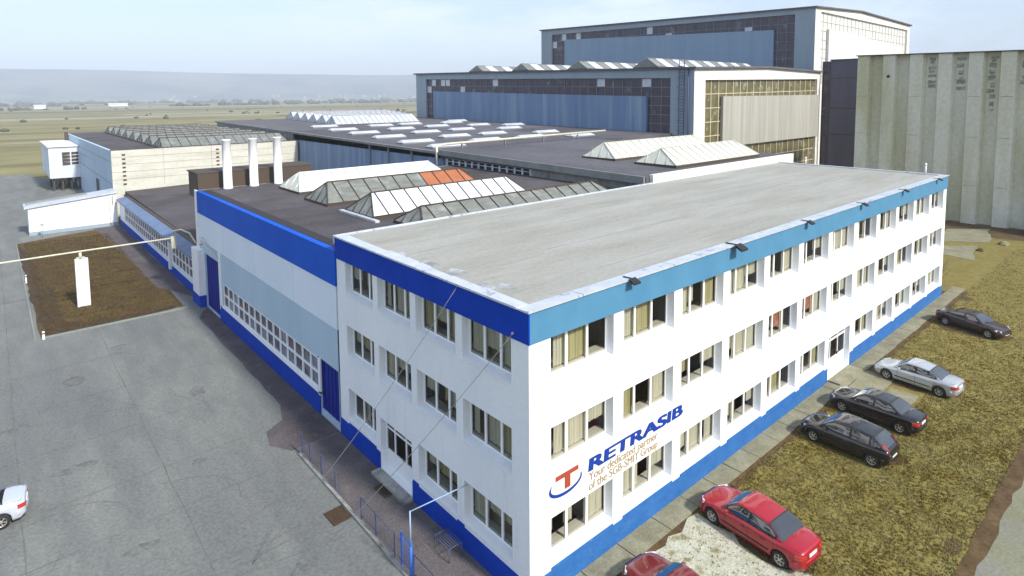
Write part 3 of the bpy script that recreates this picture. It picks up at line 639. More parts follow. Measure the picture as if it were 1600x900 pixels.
# long strip window
mb = MB(); mb.face([(.14, 35.9, 1.35), (.14, 17.6, 1.35), (.14, 17.6, 3.22), (.14, 35.9, 3.22)])
swin = mb.build('strip_window', M['glass_dark'], hall)
mb = MB()
nb = 15
for k in range(nb+1): y = 17.6+k*(18.3/nb); mb.box(.03, .12, y-.07, y+.07, 1.36, 3.21)
for z in (1.35, 2.24, 3.12): mb.box(.02, .125, 17.55, 35.95, z, z+.10)
mb.box(-.09, .0, 17.25, 17.5, 1.15, 3.3); mb.box(-.09, 0, 17.25, 36.1, 1.22, 1.36)
mb.build('frame', M['white_frame'], swin)
for k in range(nb):          # single panes differ a little
    pass
mb = MB()
for k in (0, 3, 4, 7, 9, 12, 13):
    mb = MB(); y = 17.6+k*(18.3/nb); mb.face([(.136, y+1.1, 1.5), (.136, y+.1, 1.5), (.136, y+.1, 2.2 if k % 2 else 3.0), (.136, y+1.1, 2.2 if k % 2 else 3.0)]); mb.build('bluish_pane', M['bluepane'], swin)
ridge(hall, 5.9, 21.0, 36.9, 2.3, HH-.03, 1.5, ([M['sky_cream'], M['sky_white']], lambda k: 0 if k < 5 else 1), 12, M['white'], endmat=M['sky_cream'])
ridge(hall, 5.2, 19.6, 29.6, 2.1, HH-.03, 1.5, ([M['sky_grey'], M['sky_orange']], lambda k: 0 if k < 7 else 1), 11, M['bar_dark'])
ridge(hall, 5.4, 19.4, 22.9, 2.0, HH-.03, 1.45, ([M['sky_white']], lambda k: 0), 12, M['bar_dark'], endmat=M['sky_grey'])
ridge(hall, 6.0, 24.0, 17.55, 1.7, HH-.03, 1.15, ([M['sky_grey']], lambda k: 0), 14, M['bar_dark'])
mb = MB(); mb.box(5.0, 5.3, 19.9, 25.2, HH-.02, HH+.12); mb.build('roof_board', M['flash'], hall)
mb = MB()
mb.box(.3, 10.5, 43.25, 46.5, 9.0, 11.2); mb.box(.2, 10.7, 43.22, 46.6, 11.2, 11.32); mb.build('plant_room', M['bar_dark'], hall)
for (x, y) in ((2.5, 43.05), (4.75, 43.05), (6.95, 43.05)):
    mb = MB(); n = 18
    rings = [[(x+r*1.12*math.cos(t), y-.75+r*math.sin(t), z) for t in [2*math.pi*k/n for k in range(n)]] for z, r in ((HH-.1, .36), (HH+.12, .36), (HH+.13, .33), (14.1, .33), (14.11, .345), (14.2, .345), (14.2, .28))]
    mb.ring(rings); mb.build('chimney', M['white'], hall)
mb = MB(); mb.box(.33, 1.0, 16, 42, HH-.02, HH+.02); mb.build('roof_edge', mat('black roof edge felt', (.03, .025, .03), rough=.9), hall)
# gas pipe with its support
t = thing('overhead_pipe', 'thin cream pipe running from the blue-banded hall out over the grass plot', 'pipe', (-8, 48.4, 4.7))
mb = MB(); mb.tube([(-60, 47.2, 4.55), (-30, 47.8, 4.62), (-13.25, 48.3, 4.78), (-8, 48.4, 4.8), (-.9, 48.2, 4.85)], .075); mb.tube([(-.9, 48.2, 4.85), (-.85, 48.2, 5.5), (-.6, 46.5, 5.9), (-.3, 44.5, 5.85), (-.15, 43.2, 5.2)], .07); mb.build('tube', M['pipe'], t)
mb = MB(); mb.box(-1.1, -.7, 48.0, 48.35, 3.9, 5.0); mb.tube([(-.9, 48.2, 4.1), (-.05, 48.2, 4.1)], .05); mb.build('valve_box', M['pipe'], t)
t = thing('pipe_column', 'white flat concrete column standing in the brown grass plot under the pipe', 'column', (-8, 48.4, 0))
mb = MB(); mb.box(-8.42, -7.48, 48.25, 48.65, -.02, 4.15); mb.build('shaft', M['white'], t, .02)
mb = MB(); mb.cyl((-8.0, 48.4, 4.2), (0, 0, 1), .14, .10, .5, 10); mb.box(-8.3, -7.7, 48.3, 48.5, 4.2, 4.3); mb.build('pipe_saddle', M['pipe'], t)

# ------------------------------------------------------------------ low workshop along the plot
lo = thing('low_workshop', 'low dark-roofed workshop with white-barred strip windows along the brown grass plot', 'building', (0, 44, 0))
mb = MB()
wall_grid(mb, 0, 41.5, -.02, 3.6, [(1.6, 9.6, 1.25, 3.15), (10.4, 37.5, 1.25, 3.15)], .3, lambda u, d, z: (d, 85+.4-u+.2*0+.0-0, z) if False else (d, 44+u, z))
mb.box(.28, 27, 85.3, 85.5, 0, 3.9); mb.build('wall', M['panel_white'], lo)
mb = MB()
mb.box(-.05, -.001, 44, 85.4, -.02, .85); mb.build('plinth', M['blue_shaded'], lo)
mb = MB(); mb.prism([(-.45, 44), (-.45, 85.5), (.75, 85.5), (.75, 44)], 3.6, [3.75, 3.75, 4.0, 4.0]); mb.build('gutter', M['gutter'], lo)
mb = MB(); mb.box(.77, 1.2, 43.6, 85.6, 3.6, 4.05); mb.build('roof_edge', M['bar_dark'], lo)
mb = MB(); mb.prism([(1.2, 43.22), (27.5, 43.22), (27.5, 88.9), (1.2, 88.9)], 3.2, [4.0, 5.0, 5.0, 4.3]); mb.build('roof', M['roof_dark'], lo)
for (a, b, n) in ((45.6, 53.6, 6), (54.4, 81.5, 22)):
    mb = MB(); mb.face([(.12, b, 1.25), (.12, a, 1.25), (.12, a, 3.15), (.12, b, 3.15)]); s = mb.build('strip_window', M['glass_dark'], lo)
    mb = MB()
    for k in range(n+1): y = a+(b-a)*k/n; mb.box(.02, .10, y-.08, y+.08, 1.26, 3.14)
    for z in (1.22, 2.15, 3.05): mb.box(.01, .105, a-.02, b+.02, z, z+.11)
    mb.build('frame', M['white_frame'], s)
mb = MB(); mb.box(-.25, 0, 53.7, 54.3, .5, 3.7); mb.build('pilaster', M['white'], lo)
# annex
t = thing('white_annex', 'white lean-to annex with a grey sloping roof at the end of the brown plot', 'building', (-5, 86, 0))
mb = MB(); mb.prism([(-10.1, 86), (-.25, 86), (-.25, 89.5), (-10.1, 89.5)], -.02, [3.55, 4.55, 4.55, 3.55]); mb.build('wall', M['stucco'], t)
mb = MB(); mb.prism([(-10.5, 85.75), (-.1, 85.75), (-.1, 90), (-10.5, 90)], [3.56, 4.6, 4.6, 3.56], [3.75, 4.8, 4.8, 3.75]); mb.build('roof', M['flash'], t)
mb = MB(); mb.prism([(-10.2, 88.2), (-3.5, 88.2), (-3.5, 89.6), (-10.2, 89.6)], [3.8, 4.45, 4.45, 3.8], [3.95, 4.6, 4.6, 3.95]); mb.build('roof_mat', M['eave'], t)
mb = MB(); mb.box(-.8, -.74, 85.5, 85.97, 3.2, 4.3); mb.box(-1.2, -1.1, 85.9, 85.98, 0, 4.2); mb.build('downpipe', M['pipe'], t)
mb = MB(); mb.box(-10.15, -.2, 85.9, 85.98, -.02, .45); mb.build('plinth', M['frame_grey'], t)
t = thing('lamp_post', 'thin short post with a small round lamp before the white annex', 'post', (-8.85, 83.9, 0))
mb = MB(); mb.tube([(-8.85, 83.9, 0), (-8.85, 83.9, 1.6)], .04); mb.build('pole', M['poleblue'], t); mb = MB(); mb.cyl((-8.85, 83.9, 1.55), (0, 0, 1), .2, .14, .35, 10); mb.build('lamp', M['pipe'], t)
t = thing('marker_post', 'stubby white marker post at the west edge of the brown plot', 'post', (-11.4, 60, 0)); mb = MB(); mb.box(-11.5, -11.38, 60, 60.12, 0, .8); mb.build('shaft', M['white'], t); mb = MB(); mb.box(-11.52, -11.36, 59.98, 60.14, .6, .7); mb.build('band', M['black'], t)
t = thing('marker_post', 'stubby white marker post at the near corner of the brown plot', 'post', (-11.1, 41.6, 0)); mb = MB(); mb.box(-11.2, -11.05, 41.4, 41.55, 0, .6); mb.build('shaft', M['white'], t); mb = MB(); mb.box(-11.22, -11.03, 41.38, 41.57, .42, .5); mb.build('band', M['black'], t)

# ------------------------------------------------------------------ cream workshop
cw = thing('cream_workshop', 'cream panelled workshop with rows of dark glazed roof ridges at the far left', 'building', (0, 90, 0))
cz = lambda y: 10.35-(y-89.5)*.004
mb = MB(); mb.box(-.16, 27.3, 89.5, 89.8, 0, 10.35)
mb.build('front_wall', M['cream'], cw)
mb = MB(); mb.prism([(-.15, 89.8), (.2, 89.8), (.2, 156), (-.15, 156)], 0, [7.4, 7.4, 7.2, 7.2]); mb.prism([(-.2, 89.81), (.2, 89.81), (.2, 156), (-.2, 156)], 7.4, [10.3, 10.3, 10.1, 10.1]); mb.build('west_wall', M['panel_grey'], cw)
mb = MB(); mb.box(-.24, -.2, 89.9, 156, 8.6, 8.72); mb.box(-.2, -.15, 89.9, 156, 5.3, 5.42); mb.build('wall_seam', M['frame_grey'], cw)
mb = MB(); mb.box(.2, 27.3, 89.8, 156, 9.6, 10.1); mb.box(-.25, 27.3, 89.45, 89.8, 10.35, 10.45); mb.build('roof', M['roof_dark'], cw)
mb = MB(); mb.box(-.2, -.14, 104, 107.5, 0, 4.6); mb.build('door', M['black'], cw)
mb = MB(); mb.box(-.22, -.16, 103.4, 104, 0, 4.8); mb.box(-.22, -.16, 107.5, 108, 0, 4.8); mb.build('door_frame', M['poleblue'], cw)
mb = MB(); mb.cyl((-.6, 150, 0), (0, 0, 1), .35, .35, 10.6, 10); mb.build('flue', M['bar_dark'], cw)
mb = MB()
for x in (1.15, 14.0):
    for k in range(8): mb.box(x, x+.42, 89.42, 89.5, 5.2+k*.62, 5.42+k*.62)
mb.build('vent_hole', M['bar_dark'], cw)
mb = MB()
for z in (6.0, 7.1, 8.2, 9.3): mb.box(-.1, 27, 89.47, 89.5, z, z+.035)
for x in (6.5, 13.3, 20.2): mb.box(x, x+.04, 89.465, 89.5, 4.8, 10.35)
mb.build('panel_joint', M['cement'], cw)
for k in range(8):
    y = 93.8+k*7.6; ridge(cw, 6.6, 26, y, 3.4, 10.1, 1.5, ([M['sky_grey']], lambda k: 0), 14, M['bar_dark'], endmat=M['sky_grey'], inset=.3)
# cabin raised on legs
t = thing('raised_cabin', 'small white cabin raised on dark legs at the far end of the yard', 'cabin', (-3.6, 131, 0))
mb = MB(); mb.prism([(-5.0, 131.5), (.6, 130.9), (.0, 152), (-5.0, 152)], 2.5, 8.6); mb.build('body', M['sky_white'], t)
mb = MB(); mb.prism([(-5.2, 131.2), (.8, 130.6), (.2, 152.3), (-5.2, 152.3)], 8.6, 8.8); mb.build('roof', M['white'], t)
mb = MB(); mb.box(-5.08, -5.0, 134, 138, 3, 7.6); mb.box(-5.08, -5.0, 141, 149, 3, 7.6); mb.build('side_panel', M['panel_white'], t)
mb = MB()
for i in range(2):
    for k in range(4): mb.box(-2.9+i*1.45, -1.7+i*1.45, 131.0, 131.35, 5.1+k*.66, 5.55+k*.66)
mb.build('louvre_window', M['bar_dark'], t)
for x in (-4.4, -3.0, -1.6, -.3):
    mb = MB(); mb.box(x-.15, x+.15, 140, 140.3, -.05, 2.5); mb.build('leg', M['bar_dark'], t)
    mb = MB(); mb.box(x-.15, x+.15, 132.0, 132.3, -.05, 2.5); mb.tube([(x, 132.1, .2), (x+1.0, 132.1, 2.3)], .07, 5); mb.build('leg', M['bar_dark'], t)
mb = MB(); mb.box(-4.6, .2, 131.9, 150, 2.3, 2.5); mb.build('floor_frame', M['bar_dark'], t)
# ------------------------------------------------------------------ long blue hall with dark roof (F)
fh = thing('blue_clad_hall', 'long dark-roofed hall with a blue clad wall, many small white rooflights and white glass ridges', 'building', (27.6, 60, 0))
fz = lambda y: 11.25+(y-45)*.0125
mb = MB(); mb.prism([(27.62, 45.2), (27.62, 92), (28, 92), (28, 45.2)], 0, [fz(45)-.35, fz(92)-.35, fz(92)-.35, fz(45)-.35]); mb.build('blue_wall', M['blue_clad'], fh)
mb = MB(); mb.prism([(27.5, 92.05), (27.5, 139), (28, 139), (28, 92.05)], 0, [fz(92)-.35, fz(139)-.35, fz(139)-.35, fz(92)-.35]); mb.build('grey_wall', M['cement'], fh)
mb = MB(); mb.prism([(27.2, 45.2), (27.2, 139.6), (27.62, 139.6), (27.62, 45.2)], [fz(45)-.34, fz(139)-.34, fz(139)-.34, fz(45)-.34], [fz(45)-.02, fz(139)-.02, fz(139)-.02, fz(45)-.02]); mb.build('eave', M['eave'], fh)
mb = MB()
for y in (46.6, 52.2, 58.2, 63.5, 92.0): mb.box(27.45, 27.62, y-.14, y+.14, 0, fz(y)-.36)
mb.build('wall_post', M['bar_grey'], fh)
mb = MB(); mb.prism([(27.62, 45.2), (27.62, 139.6), (74.8, 139.6), (74.8, 45.2)], 10.4, [fz(45), fz(139), fz(139), fz(45)]); mb.prism([(53.5, 15.3), (53.5, 41.1), (60, 41.1), (60, 15.3)], 0, 8.4); mb.prism([(53.5, 41.1), (53.5, 45.18), (74.8, 45.18), (74.8, 41.1)], 0, 9.0); mb.build('roof', M['roof_far'], fh)
mb = MB(); mb.face([(27.58, 91, 3.8), (27.58, 66, 3.8), (27.58, 66, 5.6), (27.58, 91, 5.6)]); s = mb.build('strip_window', M['glass_dark'], fh)
mb = MB()
for k in range(18): y = 66+k*25/17; mb.box(27.5, 27.56, y-.09, y+.09, 3.8, 5.6)
mb.box(27.5, 27.57, 66, 91, 4.7, 4.8); mb.build('frame', M['panel_white'], s)
rl = None
pts = [(36.4, 99, 0), (35, 87.8, 0), (34.1, 78, 0), (33, 67.7, 0), (31.6, 57.7, 0), (31.3, 49.9, 1), (46.4, 94.8, 0), (44.4, 83.4, 0), (43.2, 73.2, 0), (41.7, 62.6, 0), (40.7, 53.5, 0), (54, 96, 0), (54, 86, 0), (52, 74.8, 0), (49.8, 63.2, 0), (49.9, 54, 0), (64, 95, 0), (63, 84, 0), (61, 72, 0), (59, 60, 0), (58, 51, 0), (69, 100, 0), (69, 80, 0)]
rme = MB(); rme.prism([(-2.6, -.95), (2.6, -.95), (2.6, .95), (-2.6, .95)], -.1, .16, 1)
for s_ in (-1, 1): P = [(-2.6, s_*.95, .17), (2.6, s_*.95, .17), (2.35, 0, .52), (-2.35, 0, .52)]; rme.face(P if s_ < 0 else P[::-1], 0)
rme.face([(-2.6, -.95, .17), (-2.35, 0, .52), (-2.6, .95, .17)], 0); rme.face([(2.6, -.95, .17), (2.6, .95, .17), (2.35, 0, .52)], 0)
rm0 = rme.mesh('rooflight', [M['sky_dull'], M['bar_grey']])
for (x, y, k) in pts: inst('rooflight', rm0, fh, (x, y, fz(y)), 0)
for k, y in enumerate((109, 118, 127.5, 137, 146, 155)):
    pass
for k, y in enumerate((107.5, 113.5, 119.5, 125.5, 131.5, 137)):
    ridge(fh, 41.5+k*.5, 62+k*2, y, 2.8, fz(y)-.05, 1.9, ([M['sky_dull']], lambda k: 0), 16, M['bar_grey'], inset=.4, kerb=.1)
# ------------------------------------------------------------------ flat hall behind the office (G)
gh = thing('rear_workshop', 'flat-roofed grey workshop behind the office roof with pale fascia and two cream ridges', 'building', (27.6, 30, 0))
mb = MB(); mb.prism([(27.1, 15.32), (53.4, 15.32), (53.4, 45.0), (27.1, 45.0)], 10.6, [11.15, 11.15, 11.5, 11.5]); mb.build('roof', M['roof_far'], gh)
mb = MB(); mb.prism([(26.9, 15.4), (26.9, 45.1), (27.1, 45.1), (27.1, 15.4)], [10.55, 10.9, 10.9, 10.55], [11.17, 11.53, 11.53, 11.17]); mb.build('fascia', M['eave'], gh)
mb = MB(); wall_grid(mb, 0, 29.3, 0, 10.55, [(14.2, 28.8, 9.45, 10.45)], .3, lambda u, d, z: (27.62+d, 15.6+u, z)); mb.build('wall', M['cement'], gh)
mb = MB(); mb.face([(27.8, 44.4, 9.45), (27.8, 29.8, 9.45), (27.8, 29.8, 10.45), (27.8, 44.4, 10.45)]); s = mb.build('strip_window', M['black'], gh)
mb = MB()
for k in range(13): y = 29.8+k*14.6/12; mb.box(27.58, 27.7, y-.11, y+.11, 9.45, 10.45)
mb.box(27.6, 27.72, 29.8, 44.4, 10.15, 10.22); mb.build('frame', M['panel_white'], s)
ridge(gh, 33.6, 49.0, 19.1, 2.3, 11.25, 1.55, ([M['sky_cream'], M['sky_white']], lambda k: 0), 12, M['cream'], endmat=M['sky_cream'])
ridge(gh, 33.9, 52.2, 26.3, 2.2, 11.3, 1.6, ([M['sky_cream']], lambda k: 0), 14, M['cream'], endmat=M['sky_cream'])
t = thing('roof_pipe', 'cream pipe running along the far edge of the grey workshop roof', 'pipe', (27, 46, 9)); mb = MB(); mb.tube([(27.0, 45.6, 8.2), (27.0, 45.6, 11.9), (28.2, 45.7, 12.1), (60, 47.5, 12.3)], .16, 6); mb.build('tube', M['pipe'], t)
mb = MB(); [mb.box(x-.06, x+.06, 45.9, 46.1, 11.3, 12.1) for x in (31, 38, 45, 52)]; mb.build('bracket', M['bar_grey'], t)

# ------------------------------------------------------------------ hangars
def hangar(name, label, X, Ya, Yb, X2, zr, zl, zgab, panelL, winL, panelR, winR, skys, colR, glassR, barR, topx):
    t = thing(name, label, 'building', (X, Ya, 0))
    # west shell: front frame with a large recessed opening
    (oy0, oy1, oz0, oz1a, oz1b) = winL
    sl = (zl-zr)/(Yb-Ya); zt = lambda y: zr+(y-Ya)*sl
    mb = MB()
    def q(y0, y1, za0, za1, zb0, zb1, x0=X, x1=X+.8, mi=0): mb.prism([(x0, y0), (x0, y1), (x1, y1), (x1, y0)], [za0, za1, za1, za0], [zb0, zb1, zb1, zb0], mi)
    q(Ya, oy0, 0, 0, zt(Ya), zt(oy0)); q(oy1, Yb, 0, 0, zt(oy1), zt(Yb)); q(oy0, oy1, oz1a, oz1b, zt(oy0), zt(oy1)); q(oy0, oy1, 0, 0, oz0, oz0)
    mb.build('west_frame', M['frame_grey'], t)
    mb = MB(); mb.face([(X+.5, oy1, oz0), (X+.5, oy0, oz0), (X+.5, oy0, oz1a), (X+.5, oy1, oz1b)]); wd = mb.build('window_band', M['glass_dark'], t)
    mb = MB(); ny = int((oy1-oy0)/2.1)
    for k in range(ny+1): y = oy0+(oy1-oy0)*k/ny; zz = oz1a+(oz1b-oz1a)*k/ny; mb.box(X+.40, X+.48, y-.06, y+.06, oz0, zz)
    for k in range(1, 9):
        f = k/8
        mb.prism([(X+.39, oy0), (X+.39, oy1), (X+.47, oy1), (X+.47, oy0)], [oz0+(oz1a-oz0)*f-.05, oz0+(oz1b-oz0)*f-.05, oz0+(oz1b-oz0)*f-.05, oz0+(oz1a-oz0)*f-.05], [oz0+(oz1a-oz0)*f+.05, oz0+(oz1b-oz0)*f+.05, oz0+(oz1b-oz0)*f+.05, oz0+(oz1a-oz0)*f+.05])
    mb.build('glazing_bars', M['bar_grey'], wd)
    rnd = random.Random(int(X))
    for k in range(ny):
        if rnd.random() < .16 or k > ny-5 and rnd.random() < .5:
            y = oy0+(oy1-oy0)*k/ny; zz = oz1a+(oz1b-oz1a)*k/ny; h = (zz-oz0)/8; m_ = rnd.choice([6, 7]); y2 = y+2.0
            mb = MB(); mb.face([(X+.485, y2, oz0+h*m_+.1), (X+.485, y+.1, oz0+h*m_+.1), (X+.485, y+.1, oz0+h*(m_+1)-.1), (X+.485, y2, oz0+h*(m_+1)-.1)]); mb.build('lit_pane', M['glass_pale'], wd)
    (py0, py1, pz0, pz1a, pz1b) = panelL
    mb = MB(); q(py0, py1, pz0, pz0, pz1a, pz1b, X-.15, X+.38); mb.build('cladding', panelmat[name], t)
    # east / north walls and roof with a shallow gable across x
    zb = zr+zgab; xm = (X+X2)/2
    mb = MB()
    mb.prism([(X, Yb), (X2, Yb), (X2, Yb-.8), (X+.8, Yb-.8)], 0, [zl, zl, zl, zl]); mb.box(X2-.8, X2, Ya+.8, Yb-.8, 0, zr-.6); mb.build('rear_wall', M['frame_grey'], t)
    mb = MB(); e = .5
    xs = [X-e, topx[0], X2+e]; zs_ = [zr, zr+topx[1], zr+topx[2]]
    for i in range(2):
        mb.prism([(xs[i], Ya-e), (xs[i+1], Ya-e), (xs[i+1], Yb+e), (xs[i], Yb+e)], [zs_[i]-.3, zs_[i+1]-.3, zs_[i+1]-.3+(zl-zr), zs_[i]-.3+(zl-zr)], [zs_[i]+.05, zs_[i+1]+.05, zs_[i+1]+.05+(zl-zr), zs_[i]+.05+(zl-zr)])
    mb.build('roof', M['roof_far'], t)
    # south face
    def zroof(x):
        for i in range(2):
            if xs[i] <= x <= xs[i+1]: return zs_[i]+(zs_[i+1]-zs_[i])*(x-xs[i])/(xs[i+1]-xs[i])-.32
    (ox0, ox1, rz0, rz1a, rz1b) = winR
    mb = MB()
    def s(x0, x1, za0, za1, zb0, zb1, y0=Ya, y1=Ya+.8): mb.prism([(x0, y0), (x1, y0), (x1, y1), (x0, y1)], [za0, za1, za1, za0], [zb0, zb1, zb1, zb0])
    s(X+.801, ox0, 0, 0, zroof(X), zroof(ox0), Ya+.001); s(X, X+.8, 0, 0, zroof(X), zroof(X+.8), Ya-.01, Ya-.002); s(ox1, X2, 0, 0, zroof(ox1), zroof(X2))
    s(ox0, topx[0], rz1a, rz1a+(rz1b-rz1a)*(topx[0]-ox0)/(ox1-ox0), zroof(ox0), zroof(topx[0])); s(topx[0], ox1, rz1a+(rz1b-rz1a)*(topx[0]-ox0)/(ox1-ox0), rz1b, zroof(topx[0]), zroof(ox1)); s(ox0, ox1, 0, 0, rz0, rz0)
    mb.build('south_frame', M['cream_pale'], t)
    mb = MB(); mb.face([(ox0, Ya+.5, rz0), (ox1, Ya+.5, rz0), (ox1, Ya+.5, rz1b), (ox0, Ya+.5, rz1a)]); wd = mb.build('window_band', glassR, t)
    mb = MB(); nx = int((ox1-ox0)/2.4)
    for k in range(nx+1): x = ox0+(ox1-ox0)*k/nx; zz = rz1a+(rz1b-rz1a)*k/nx; mb.box(x-.09, x+.09, Ya+.40, Ya+.48, rz0, zz)
    for k in range(1, 9):
        f = k/8; a, b = rz0+(rz1a-rz0)*f, rz0+(rz1b-rz0)*f; mb.prism([(ox0, Ya+.39), (ox1, Ya+.39), (ox1, Ya+.47), (ox0, Ya+.47)], [a-.07, b-.07, b-.07, a-.07], [a+.07, b+.07, b+.07, a+.07])
    mb.build('glazing_bars', barR, wd)
    (px0, px1, pz0, pz1a, pz1b) = panelR
    mb = MB(); mb.prism([(px0, Ya-.15), (px1, Ya-.15), (px1, Ya+.38), (px0, Ya+.38)], pz0, [pz1a, pz1b, pz1b, pz1a]); mb.build('south_cladding', colR, t)
    for (y, x0, x1, hh) in skys: ridge(t, x0, x1, y, 2.6, zt(y)+.05, hh, ([M['sky_grey'], M['sky_white']], lambda k: k % 2), 14, M['bar_grey'], inset=.3)
    return t
panelmat = {'lower_hangar': M['blue_clad'], 'upper_hangar': M['blue_clad_pale']}
h2 = hangar('lower_hangar', 'blue and white hangar with dark window bands in front of the taller one', 75, 41.2, 126.8, 124.5, 22.35, 24.05, .6,
            (50.7, 118.3, 8.5, 17.55, 19.2), (45.8, 122.0, 8.0, 20.7, 22.4), (84.0, 123.6, 8.6, 17.5, 17.6), (78.4, 122.9, 1.0, 20.3, 21.0),
            [(101, 75.6, 112, 1.5), (85, 75.6, 112, 1.6), (68, 75.6, 112, 1.7), (51.5, 75.6, 112, 1.8)], M['clad_x'], M['glass_olive'], M['bar_tan'], (100, .75, .35))
M['clad_pale'] = mat('pale south cladding', (.56, .56, .54), (.64, .64, .62), .6, (1, 1, .05), rough=.7)
M['glass_bright'] = mat('bright pale factory glass', (.60, .62, .64), (.70, .71, .72), .6, rough=.25)  # pale glazing of the upper hangar's south window band
h1 = hangar('upper_hangar', 'tallest pale hangar standing behind the lower blue one', 130, 45, 135, 196, 37.6, 40.0, .8,
            (54.6, 124, 22, 33.1, 35.9), (49.6, 130, 20, 36.3, 38.0), (137.5, 190, 20, 33.0, 31.2), (133.0, 194, 20, 36.7, 36.4),
            [], M['clad_pale'], M['glass_bright'], M['bar_tan'], (157, 1.2, .4))
# ladder and pipes on the lower hangar corner pier
t = thing('roof_ladder', 'dark caged ladder climbing the corner pier of the lower hangar', 'ladder', (74.8, 43.5, 9))
mb = MB(); mb.box(74.7, 74.8, 43.9, 44.0, 8, 23.6); mb.box(74.7, 74.8, 42.9, 43.0, 8, 23.6); mb.build('rail', M['railing'], t)
mb = MB(); [mb.box(74.72, 74.78, 42.9, 44.0, 8+k*.5, 8.06+k*.5) for k in range(31)]; mb.build('rung', M['railing'], t)
for k in range(8):
    mb = MB(); mb.tube([(74.7, 42.9, 10+k*1.8), (73.9, 43.1, 10+k*1.8), (73.9, 43.8, 10+k*1.8), (74.7, 44, 10+k*1.8)], .05, 4); mb.build('cage_hoop', M['railing'], t)
t = thing('downpipe', 'thin blue grey downpipe between ladder and corner of the lower hangar', 'pipe', (74.8, 42.2, 9)); mb = MB(); mb.tube([(74.8, 42.2, 7), (74.8, 42.2, 22)], .1, 6); mb.build('tube', M['railing'], t); mb = MB(); mb.box(74.6, 75, 42.0, 42.4, 21.9, 22.3); mb.build('hopper', M['railing'], t)
# dark link building and silo block
t = thing('dark_link_building', 'dark mauve panelled block wedged between hangar and concrete silo', 'building', (125, 37, 0))
mb = MB(); mb.box(124.9, 132, 33.0, 39.3, 0, 24.9); mb.build('wall', M['dark_clad'], t)
for z in (9.0, 14.6, 21.0): mb = MB(); mb.box(124.84, 124.9, 33.0, 39.3, z, z+.2); mb.build('panel_seam', M['bar_dark'], t)
mb = MB(); mb.box(124.7, 132, 32.9, 39.4, 24.9, 25.15); mb.build('roof', M['bar_dark'], t)
mb = MB(); mb.box(125.2, 132, 39.35, 41.15, 0, 24.8); mb.build('stair_tower', M['glass_dark'], t)
mb = MB(); [mb.box(125.1, 125.2, 39.4, 41.1, z, z+.2) for z in range(4, 24, 2)]; [mb.box(125.08, 125.18, y, y+.2, 0, 24.8) for y in (39.4, 40.9)]; mb.build('glazing_bars', M['bar_dark'], t)
t = thing('concrete_silo', 'huge fluted concrete silo block filling the right background', 'silo', (87, 10, 0))
mb = MB(); ys = []; y = 20.7; k = 0; d = 0
prof2 = []
while y > -60:
    prof2 += [(87.0, y), (87.0, y-1.55), (87.95, y-1.85), (87.95, y-3.15)]; y -= 3.45
poly = prof2+[(87, y), (120, y), (120, 20.7)]
zt_ = [23.45-(20.7-p[1])*.018 for p in poly]
mb.prism(poly, -.2, zt_); mb.build('wall', M['silo'], t)
mb = MB(); mb.prism([(86.8, 20.9), (86.8, -60), (120.2, -60), (120.2, 20.9)], [23.47, 22.0, 22.0, 23.47], [23.6, 22.15, 22.15, 23.6]); mb.build('roof', M['bar_dark'], t)
M['stain'] = mat('dark damp stain', (.24, .24, .20), (.42, .42, .37), .8, (1, 1, 3), rough=1, lo=.42, hi=.58)
mb = MB(); rnd = random.Random(4); y = 20.7; k = 0
while y > -14:
    if k in (2, 3, 4, 5, 6, 7):
        a, b = y-1.8, y-3.1; mb = MB()
        zt0 = 23.0-(20.7-y)*.018; zz = zt0; 
        for r_ in range(rnd.randint(6, 10)):
            h = rnd.uniform(.25, .65); w0 = rnd.uniform(0, .35); w1 = rnd.uniform(0, .35); pts = []
            n = 7
            def SF(f, zq):
                g_ = w0+(1-w0-w1)*f; return (87.93, y-1.9-1.2*g_, zq)
            for q in range(n+1): pts.append(SF(q/n, zz-rnd.uniform(0, .14)))
            for q in range(n+1): pts.append(SF(1-q/n, zz-h-rnd.uniform(0, .2)))
            mb.face(pts); zz -= h+rnd.uniform(.05, .5)
        mb.build('damp_stain', M['stain'], t)
    y -= 3.45; k += 1
mb = MB(); mb.cyl((87.0, 16.5, 20.3), (-1, 0, 0), .22, .22, .04, 12); mb.build('vent_hole', M['black'], t)
mb = MB()
for z in (5.2, 11.8, 17.3): [mb.box(86.97, 87.0, yy, yy+1.3, z, z+.06) for yy in (19.3, 12.4, 5.5, 2.05, -1.4, -4.85)]
mb.build('pour_joint', M['stain'], t)
# rubble and tyre near silo
random.seed(21)
for (x, y, s, lab) in ((76, .2, .55, 'broken pale concrete lump lying in the mud before the silo'), (80, -1.5, .4, 'small rubble lump near the silo foot'), (70.5, 1.4, .35, 'low dark rubble lump nearest the far office corner')):
    bm = bmesh.new(); bmesh.ops.create_icosphere(bm, subdivisions=2, radius=s)
    for v in bm.verts: v.co *= random.uniform(.7, 1.2); v.co.z = max(v.co.z*.7, -.1)
    me = bpy.data.meshes.new('rubble'); bm.to_mesh(me); bm.free(); me.materials.append(M['walk'] if s > .38 else M['soil']); o = bpy.data.objects.new('rubble', me); COL.objects.link(o); o.location = (x, y, .05); tag(o, lab, 'rubble', 'rubble before the silo')
t = thing('dark_container', 'low dark box at the foot of the silo at the right edge', 'container', (84.5, -2.2, 0)); mb = MB(); mb.box(83.5, 86, -6, -.6, 0, 1.5); mb.build('body', M['bar_dark'], t); mb = MB(); mb.box(83.4, 86.1, -6.1, -.5, 1.5, 1.62); mb.build('lid', M['black'], t)
t = thing('shrub', 'leafless brown shrub beside the far corner of the office', 'shrub', (52.5, 1.5, 0)); mb = MB()
